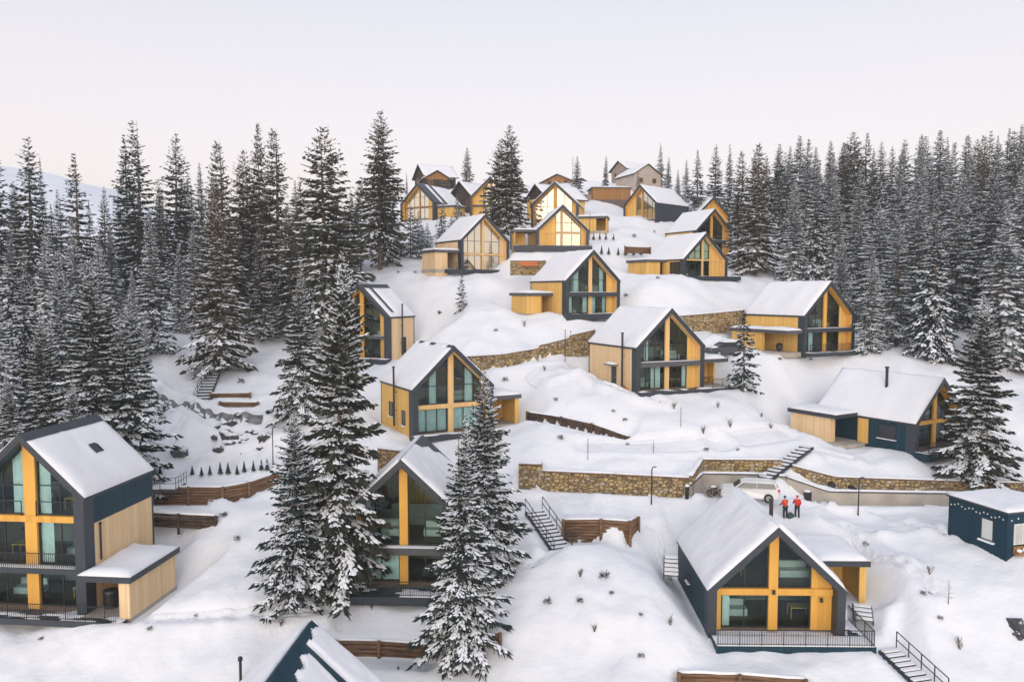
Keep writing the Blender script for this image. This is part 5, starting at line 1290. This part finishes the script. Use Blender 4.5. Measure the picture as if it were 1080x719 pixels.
p = hit(851,527,50); r_ = empty('waste_bin', p, .2, 'dark square bin with a snow lid by the concrete wall, behind the two people', 'bin'); m_ = MB(); m_.box(-.26,.26,-.26,.26,-.2,.6); m_.build('bin_body', BLACK, r_); m_ = MB(); m_.ball((0,0,.64),.3,10,(1,1,.45)); m_.build('snow_lid', SNOW, r_, smooth=True)
p = at(558,279,106.6); r_ = empty('orange_board', p, 0, 'orange-red board lying against the low stone wall', 'board'); m_ = MB(); m_.box(-1.2,1.2,-.1,.05,-.2,.45); m_.build('board', RUSTY, r_)
# terrace platform with thin railing at the left log wall
p = at(140,516,60.5); r_ = empty('platform', p, R(2), 'small snowy platform with a thin railing behind the left house', 'platform'); m_ = MB(); m_.box(-1.6,3.4,0,2.2,-.25,-.02); pl = m_.build('platform_floor', GREY2, r_)
snow_sheet(pl, 14, 8, lambda u, v: (-1.55+4.9*u,.05+2.1*v,-.02), lambda u, v: True, .2, 2, name='platform_snow')
m_ = MB()
for a, b in (((-1.6,0),(3.4,0)),((3.4,0),(3.4,2.2))):
    for hh in (.45,.9): m_.bar((*a,hh),(*b,hh),.035)
    for i in range(5): m_.bar((a[0]+(b[0]-a[0])*i/4,a[1]+(b[1]-a[1])*i/4,0),(a[0]+(b[0]-a[0])*i/4,a[1]+(b[1]-a[1])*i/4,.9),.04)
m_.build('railing', GREY2, r_)

# drain pipes in the sandstone band
for px, py, d in ((877,510.5,64.1),(899,515,63.8),(1060,512.5,63.2)):
    p = at(px, py, d); r_ = empty('drain_pipe', p, 0, {877:'round drain pipe in the sandstone band nearest the snowy steps',899:'round drain pipe low in the sandstone band by the lamp post',1060:'round drain pipe in the sandstone band behind the navy cabin'}[px], 'pipe')
    m_ = MB(); m_.tube([(0,-.35,0),(0,.4,0)], .24, 14); m_.build('pipe', BLACK, r_)

def car(loc, rz, paint, label, snow=False):
    root = empty('parked_car', loc, rz, label, 'car')   # +x is forward, length 4.5 m
    prof = [(-2.22,.42),(-2.25,.85),(-2.12,1.08),(-1.95,1.52),(-1.5,1.62),(.25,1.60),(.65,1.48),(1.25,1.08),(2.05,.98),(2.22,.80),(2.25,.42),(1.9,.30),(-1.9,.30)]
    mb = MB(); n = len(prof); ys = [-.90,-.86,-.66]; vs = []
    def ring(y, ins): return [(x*(1-.02*ins), y, z if z < 1.0 else 1.0+(z-1.0)*(1 if ins < 2 else 1)) for x, z in prof]
    rings = []
    for y in (-.88, -.80, .80, .88):
        rings.append([(x*(.985 if abs(y) > .85 else 1), (y if z < 1.06 else y*(.80 + .0*x)), z - (.02 if abs(y) > .85 else 0)) for x, z in prof])
    vs = [q for r_ in rings for q in r_]; fs = [tuple(range(n)), tuple(range(4*n-1, 3*n-1, -1))]
    for r_ in range(3):
        for i in range(n): fs.append((r_*n+i, (r_+1)*n+i, (r_+1)*n+(i+1)%n, r_*n+(i+1)%n))
    mb.add(vs, fs); mb.build('body', paint, root)
    for s in (-1, 1):
        g = MB(); yb, yt = s*.845, s*.722
        for a in ([(-1.95,1.12),(-.55,1.12),(-.55,1.50),(-1.78,1.50)], [(-.47,1.12),(1.02,1.12),(.52,1.46),(.28,1.50),(-.47,1.50)]):
            g.add([(x, (yb if z < 1.2 else yt) + s*.012, z) for x, z in a], [tuple(range(len(a)))])
        g.build('side_window', DGLASS, root)
    g = MB(); g.add([(1.22,-.66,1.12),(1.22,.66,1.12),(.70,.60,1.49),(.70,-.60,1.49)],[(0,1,2,3)]); g.build('windscreen', DGLASS, root)
    g = MB(); g.add([(-2.13,-.66,1.12),(-2.13,.66,1.12),(-1.99,.60,1.50),(-1.99,-.60,1.50)],[(0,1,2,3)]); g.build('rear_window', DGLASS, root)
    for x in (-1.38, 1.38):
        for s in (-1, 1):
            w = MB(); w.tube([(x, s*.70, .36),(x, s*.915, .36)], .36, 20); wo = w.build('wheel', TYRE, root, smooth=False)
            r2 = MB(); r2.tube([(x, s*.90, .36),(x, s*.925, .36)], .22, 14); r2.build('rim', RIM, wo)
    for s in (-1, 1):
        l = MB(); l.box(-2.262,-2.10,*sorted((s*.55,s*.80)),.88,1.05); l.build('tail_light', RED, root)
        l = MB(); l.box(2.10,2.235,*sorted((s*.50,s*.78)),.72,.86); l.build('headlight', RIM, root)
    if snow:
        snow_sheet(root, 16, 8, lambda u, v: (-2.0+2.6*u, -.68+1.36*v, 1.615-.0*u), lambda u, v: True, .25, 3, name='car_snow')
        snow_sheet(root, 8, 8, lambda u, v: (1.3+.8*u, -.7+1.4*v, 1.06-.07*u), lambda u, v: True, .2, 3, name='hood_snow')
pc = at(790, 532.5, 60.5); pc.z = gz(pc.x, pc.y); car(pc, R(180-12), WHITEP, 'white estate car parked before the concrete wall, half behind the metal-clad house roof')
pc = at(764, 383, 87.5); pc.z = gz(pc.x, pc.y) ; car(pc, R(200), GREYP, 'dark snow-covered car behind the small spruce and porch', snow=True)

# people
def person(px, base, hgt, face, jacket, hat, label, bend=.0, arm=(.2,.3)):
    p = hit(px, base, 50); root = empty('person', p, face, label, 'person'); k = hgt/1.75
    def skin(name, verts, edges, radii, m, rootv=0):
        me = bpy.data.meshes.new(name); me.from_pydata([(x*k, y*k, z*k) for x, y, z in verts], edges, []); me.materials.append(m)
        o = bpy.data.objects.new(name, me); col.objects.link(o); o.parent = root
        md = o.modifiers.new('skin', 'SKIN'); 
        for i, r_ in enumerate(radii):
            sv_ = me.skin_vertices[0].data[i]; sv_.radius = (r_*k, r_*k); sv_.use_root = (i == rootv)
        md.use_smooth_shade = True; ss = o.modifiers.new('sub', 'SUBSURF'); ss.levels = 2; ss.render_levels = 2
        return o
    b = bend; a0, a1 = arm
    V = [(0,0,.95),(0,-b*.3,1.15),(0,-b*.6,1.36),(0,-b*.8,1.50),(0,-b*.9-.01,1.60),(0,-b-.01,1.70),
         (.19,-b*.6,1.42),(.27,-b*.5-a0*.4,1.15),(.22,-b*.5-a0-.1,.98+a0*.35),(-.19,-b*.6,1.42),(-.26,-b*.5-a1*.4,1.15),(-.18,-b*.5-a1-.1,.98+a1*.35),
         (.10,0,.90),(.12,-.02,.50),(.12,.02,.08),(.13,-.12,.04),(-.10,0,.90),(-.12,.03,.50),(-.13,.07,.08),(-.14,-.07,.04)]
    Eg = [(0,1),(1,2),(2,3),(3,4),(4,5),(2,6),(6,7),(7,8),(2,9),(9,10),(10,11),(0,12),(12,13),(13,14),(14,15),(0,16),(16,17),(17,18),(18,19)]
    rad = [.13,.13,.14,.055,.085,.085,.065,.045,.035,.065,.045,.035,.085,.06,.045,.04,.085,.06,.045,.04]
    skin('body', V, Eg, rad, SKIN)
    jv = [0,1,2,6,7,8,9,10,11]; mp = {v_: i for i, v_ in enumerate(jv)}
    jV = [V[i] for i in jv]; jV[mp[3]] if 3 in mp else None
    jV[mp[8]] = tuple(Vector(V[8])*.93 + Vector(V[7])*.07); jV[mp[11]] = tuple(Vector(V[11])*.93 + Vector(V[10])*.07)
    skin('jacket', jV + [(0,-b*.75,1.47)], [(mp[a], mp[c_]) for a, c_ in Eg if a in mp and c_ in mp] + [(mp[2], len(jV))], [.185,.19,.19,.10,.078,.062,.10,.078,.062,.08], jacket)
    tv_ = [0,12,13,14,16,17,18]; mt = {v_: i for i, v_ in enumerate(tv_)}
    skin('trousers', [V[i] for i in tv_], [(mt[a], mt[c_]) for a, c_ in Eg if a in mt and c_ in mt], [.15,.112,.085,.07,.112,.085,.07], NAVY)
    for i in (14, 18):
        m_ = MB(); q = Vector(V[i])*k; m_.ball(q + Vector((0,-.07,-.03))*k, .10*k, 10, (.75,1.5,.7)); m_.build('boot', BLACK, root, smooth=True)
    for i in (8, 11):
        m_ = MB(); q = Vector(V[i])*k; sg = 1 if i == 8 else -1; dv = (Vector(V[i]) - Vector(V[i-1])).normalized(); m_.ball(q + dv*.05*k, .048*k, 8, (.8,1,1))
        for f_ in range(4): o_ = q + dv*.08*k + Vector((0, (f_-1.5)*.022, 0))*k; m_.tube([o_, o_ + dv*.05*k, o_ + dv*.075*k - Vector((sg*.02,0,.01))*k], .011*k, 6)
        m_.tube([q + dv*.03*k, q + dv*.07*k - Vector((sg*.05,.02,0))*k], .012*k, 6); m_.build('glove', BLACK, root, smooth=True)
    m_ = MB(); hz = Vector((0,-b-.01,1.70))*k
    m_.ball(hz + Vector((0,.012,.035))*k, .108*k, 14, (1,1.05,.85)); m_.build('hat', hat, root, smooth=True)
    return root
person(828, 547, 1.74, R(200), ORANGE, TEALC, 'person in an orange-red jacket and teal hat, standing on the snowy road', bend=.08, arm=(.22,.25))
person(840.5, 546, 1.72, R(170), RED, RED, 'person in a bright red hooded jacket, right one of the two on the road', bend=.0, arm=(.3,.05))
p = hit(833, 547.5, 50); r_ = empty('sled_bag', p, .3, 'dark green bag on the snow between the two people', 'bag'); m_ = MB(); m_.ball((0,0,.2),.3,10,(1.2,.8,.8),.15); m_.build('bag', plain('dark_green_cloth',(.03,.07,.06),.8), r_, smooth=True)
m_ = MB(); m_.tube([(-.15,0,.38),(-.08,0,.5),(.08,0,.5),(.15,0,.38)], .025, 6); m_.build('handle', BLACK, r_)

# ------------------------------------------------------------------ light, sky and air
SUN_EL, SUN_AZ = R(16), R(188)      # low sun behind the camera, to the left
dv = Vector((math.sin(SUN_AZ)*math.cos(SUN_EL), math.cos(SUN_AZ)*math.cos(SUN_EL), math.sin(SUN_EL)))
w = bpy.data.worlds.new('World'); sc.world = w; w.use_nodes = True; nt = w.node_tree; nt.nodes.clear(); L = nt.links.new
out = N(nt, 'ShaderNodeOutputWorld'); sky = N(nt, 'ShaderNodeTexSky', sky_type='NISHITA'); sky.sun_disc = False; sky.sun_elevation = SUN_EL; sky.sun_rotation = SUN_AZ
bg1 = N(nt, 'ShaderNodeBackground'); L(sky.outputs[0], bg1.inputs[0]); bg1.inputs[1].default_value = .05
tc = N(nt, 'ShaderNodeTexCoord'); sp = N(nt, 'ShaderNodeSeparateXYZ'); L(tc.outputs['Generated'], sp.inputs[0])
rp = ramp(nt, [(0, (1.0,.82,.75)), (.13, (.98,.81,.76)), (.36, (.735,.70,.72)), (1, (.63,.67,.775))], sp.outputs[2])   # thin high cloud
dt = N(nt, 'ShaderNodeVectorMath', operation='DOT_PRODUCT'); L(tc.outputs['Generated'], dt.inputs[0]); dt.inputs[1].default_value = dv
mxm = N(nt, 'ShaderNodeMath', operation='MAXIMUM'); L(dt.outputs['Value'], mxm.inputs[0]); mxm.inputs[1].default_value = 0
pw = N(nt, 'ShaderNodeMath', operation='POWER'); L(mxm.outputs[0], pw.inputs[0]); pw.inputs[1].default_value = 2.5
bg2 = N(nt, 'ShaderNodeBackground'); L(rp.outputs[0], bg2.inputs[0]); bg2.inputs[1].default_value = 1.0
bg3 = N(nt, 'ShaderNodeBackground'); bg3.inputs[0].default_value = (1, .89, .77, 1); gm = N(nt, 'ShaderNodeMath', operation='MULTIPLY'); L(pw.outputs[0], gm.inputs[0]); gm.inputs[1].default_value = .8; L(gm.outputs[0], bg3.inputs[1])
ad = N(nt, 'ShaderNodeAddShader'); L(bg1.outputs[0], ad.inputs[0]); L(bg2.outputs[0], ad.inputs[1]); ad2 = N(nt, 'ShaderNodeAddShader'); L(ad.outputs[0], ad2.inputs[0]); L(bg3.outputs[0], ad2.inputs[1]); L(ad2.outputs[0], out.inputs[0])
sd_ = bpy.data.lights.new('sun', 'SUN'); sd_.energy = .6; sd_.angle = R(20); sd_.color = (1, .93, .85); so = bpy.data.objects.new('sun', sd_); col.objects.link(so)
so.rotation_euler = dv.to_track_quat('Z', 'Y').to_euler()
hm = bpy.data.materials.new('haze'); hm.use_nodes = True; nt = hm.node_tree; nt.nodes.clear(); o_ = N(nt, 'ShaderNodeOutputMaterial'); pv = N(nt, 'ShaderNodeVolumePrincipled')
pv.inputs['Color'].default_value = (.86,.92,1.0,1); pv.inputs['Density'].default_value = .00045; pv.inputs['Anisotropy'].default_value = .0; nt.links.new(pv.outputs[0], o_.inputs['Volume'])
zs = [v_.co.z for v_ in bpy.data.meshes['snow_ground'].vertices]; mz = max(v_.co.z for v_ in bpy.data.meshes['far_mountain'].vertices)
m_ = MB(); m_.box(-3600, 3600, -120, 1560, min(zs)-1, max(mz, 60)+4); hz = m_.build('haze', hm); tag(hz, kind='stuff')

vs_ = sc.view_settings; vs_.view_transform = 'Standard'; vs_.look = 'None'; vs_.exposure = 0; vs_.gamma = 1; vs_.use_curve_mapping = False
sc.render.engine = 'CYCLES'; cy_ = sc.cycles; cy_.max_bounces = 6; cy_.diffuse_bounces = 3; cy_.glossy_bounces = 3; cy_.transparent_max_bounces = 8
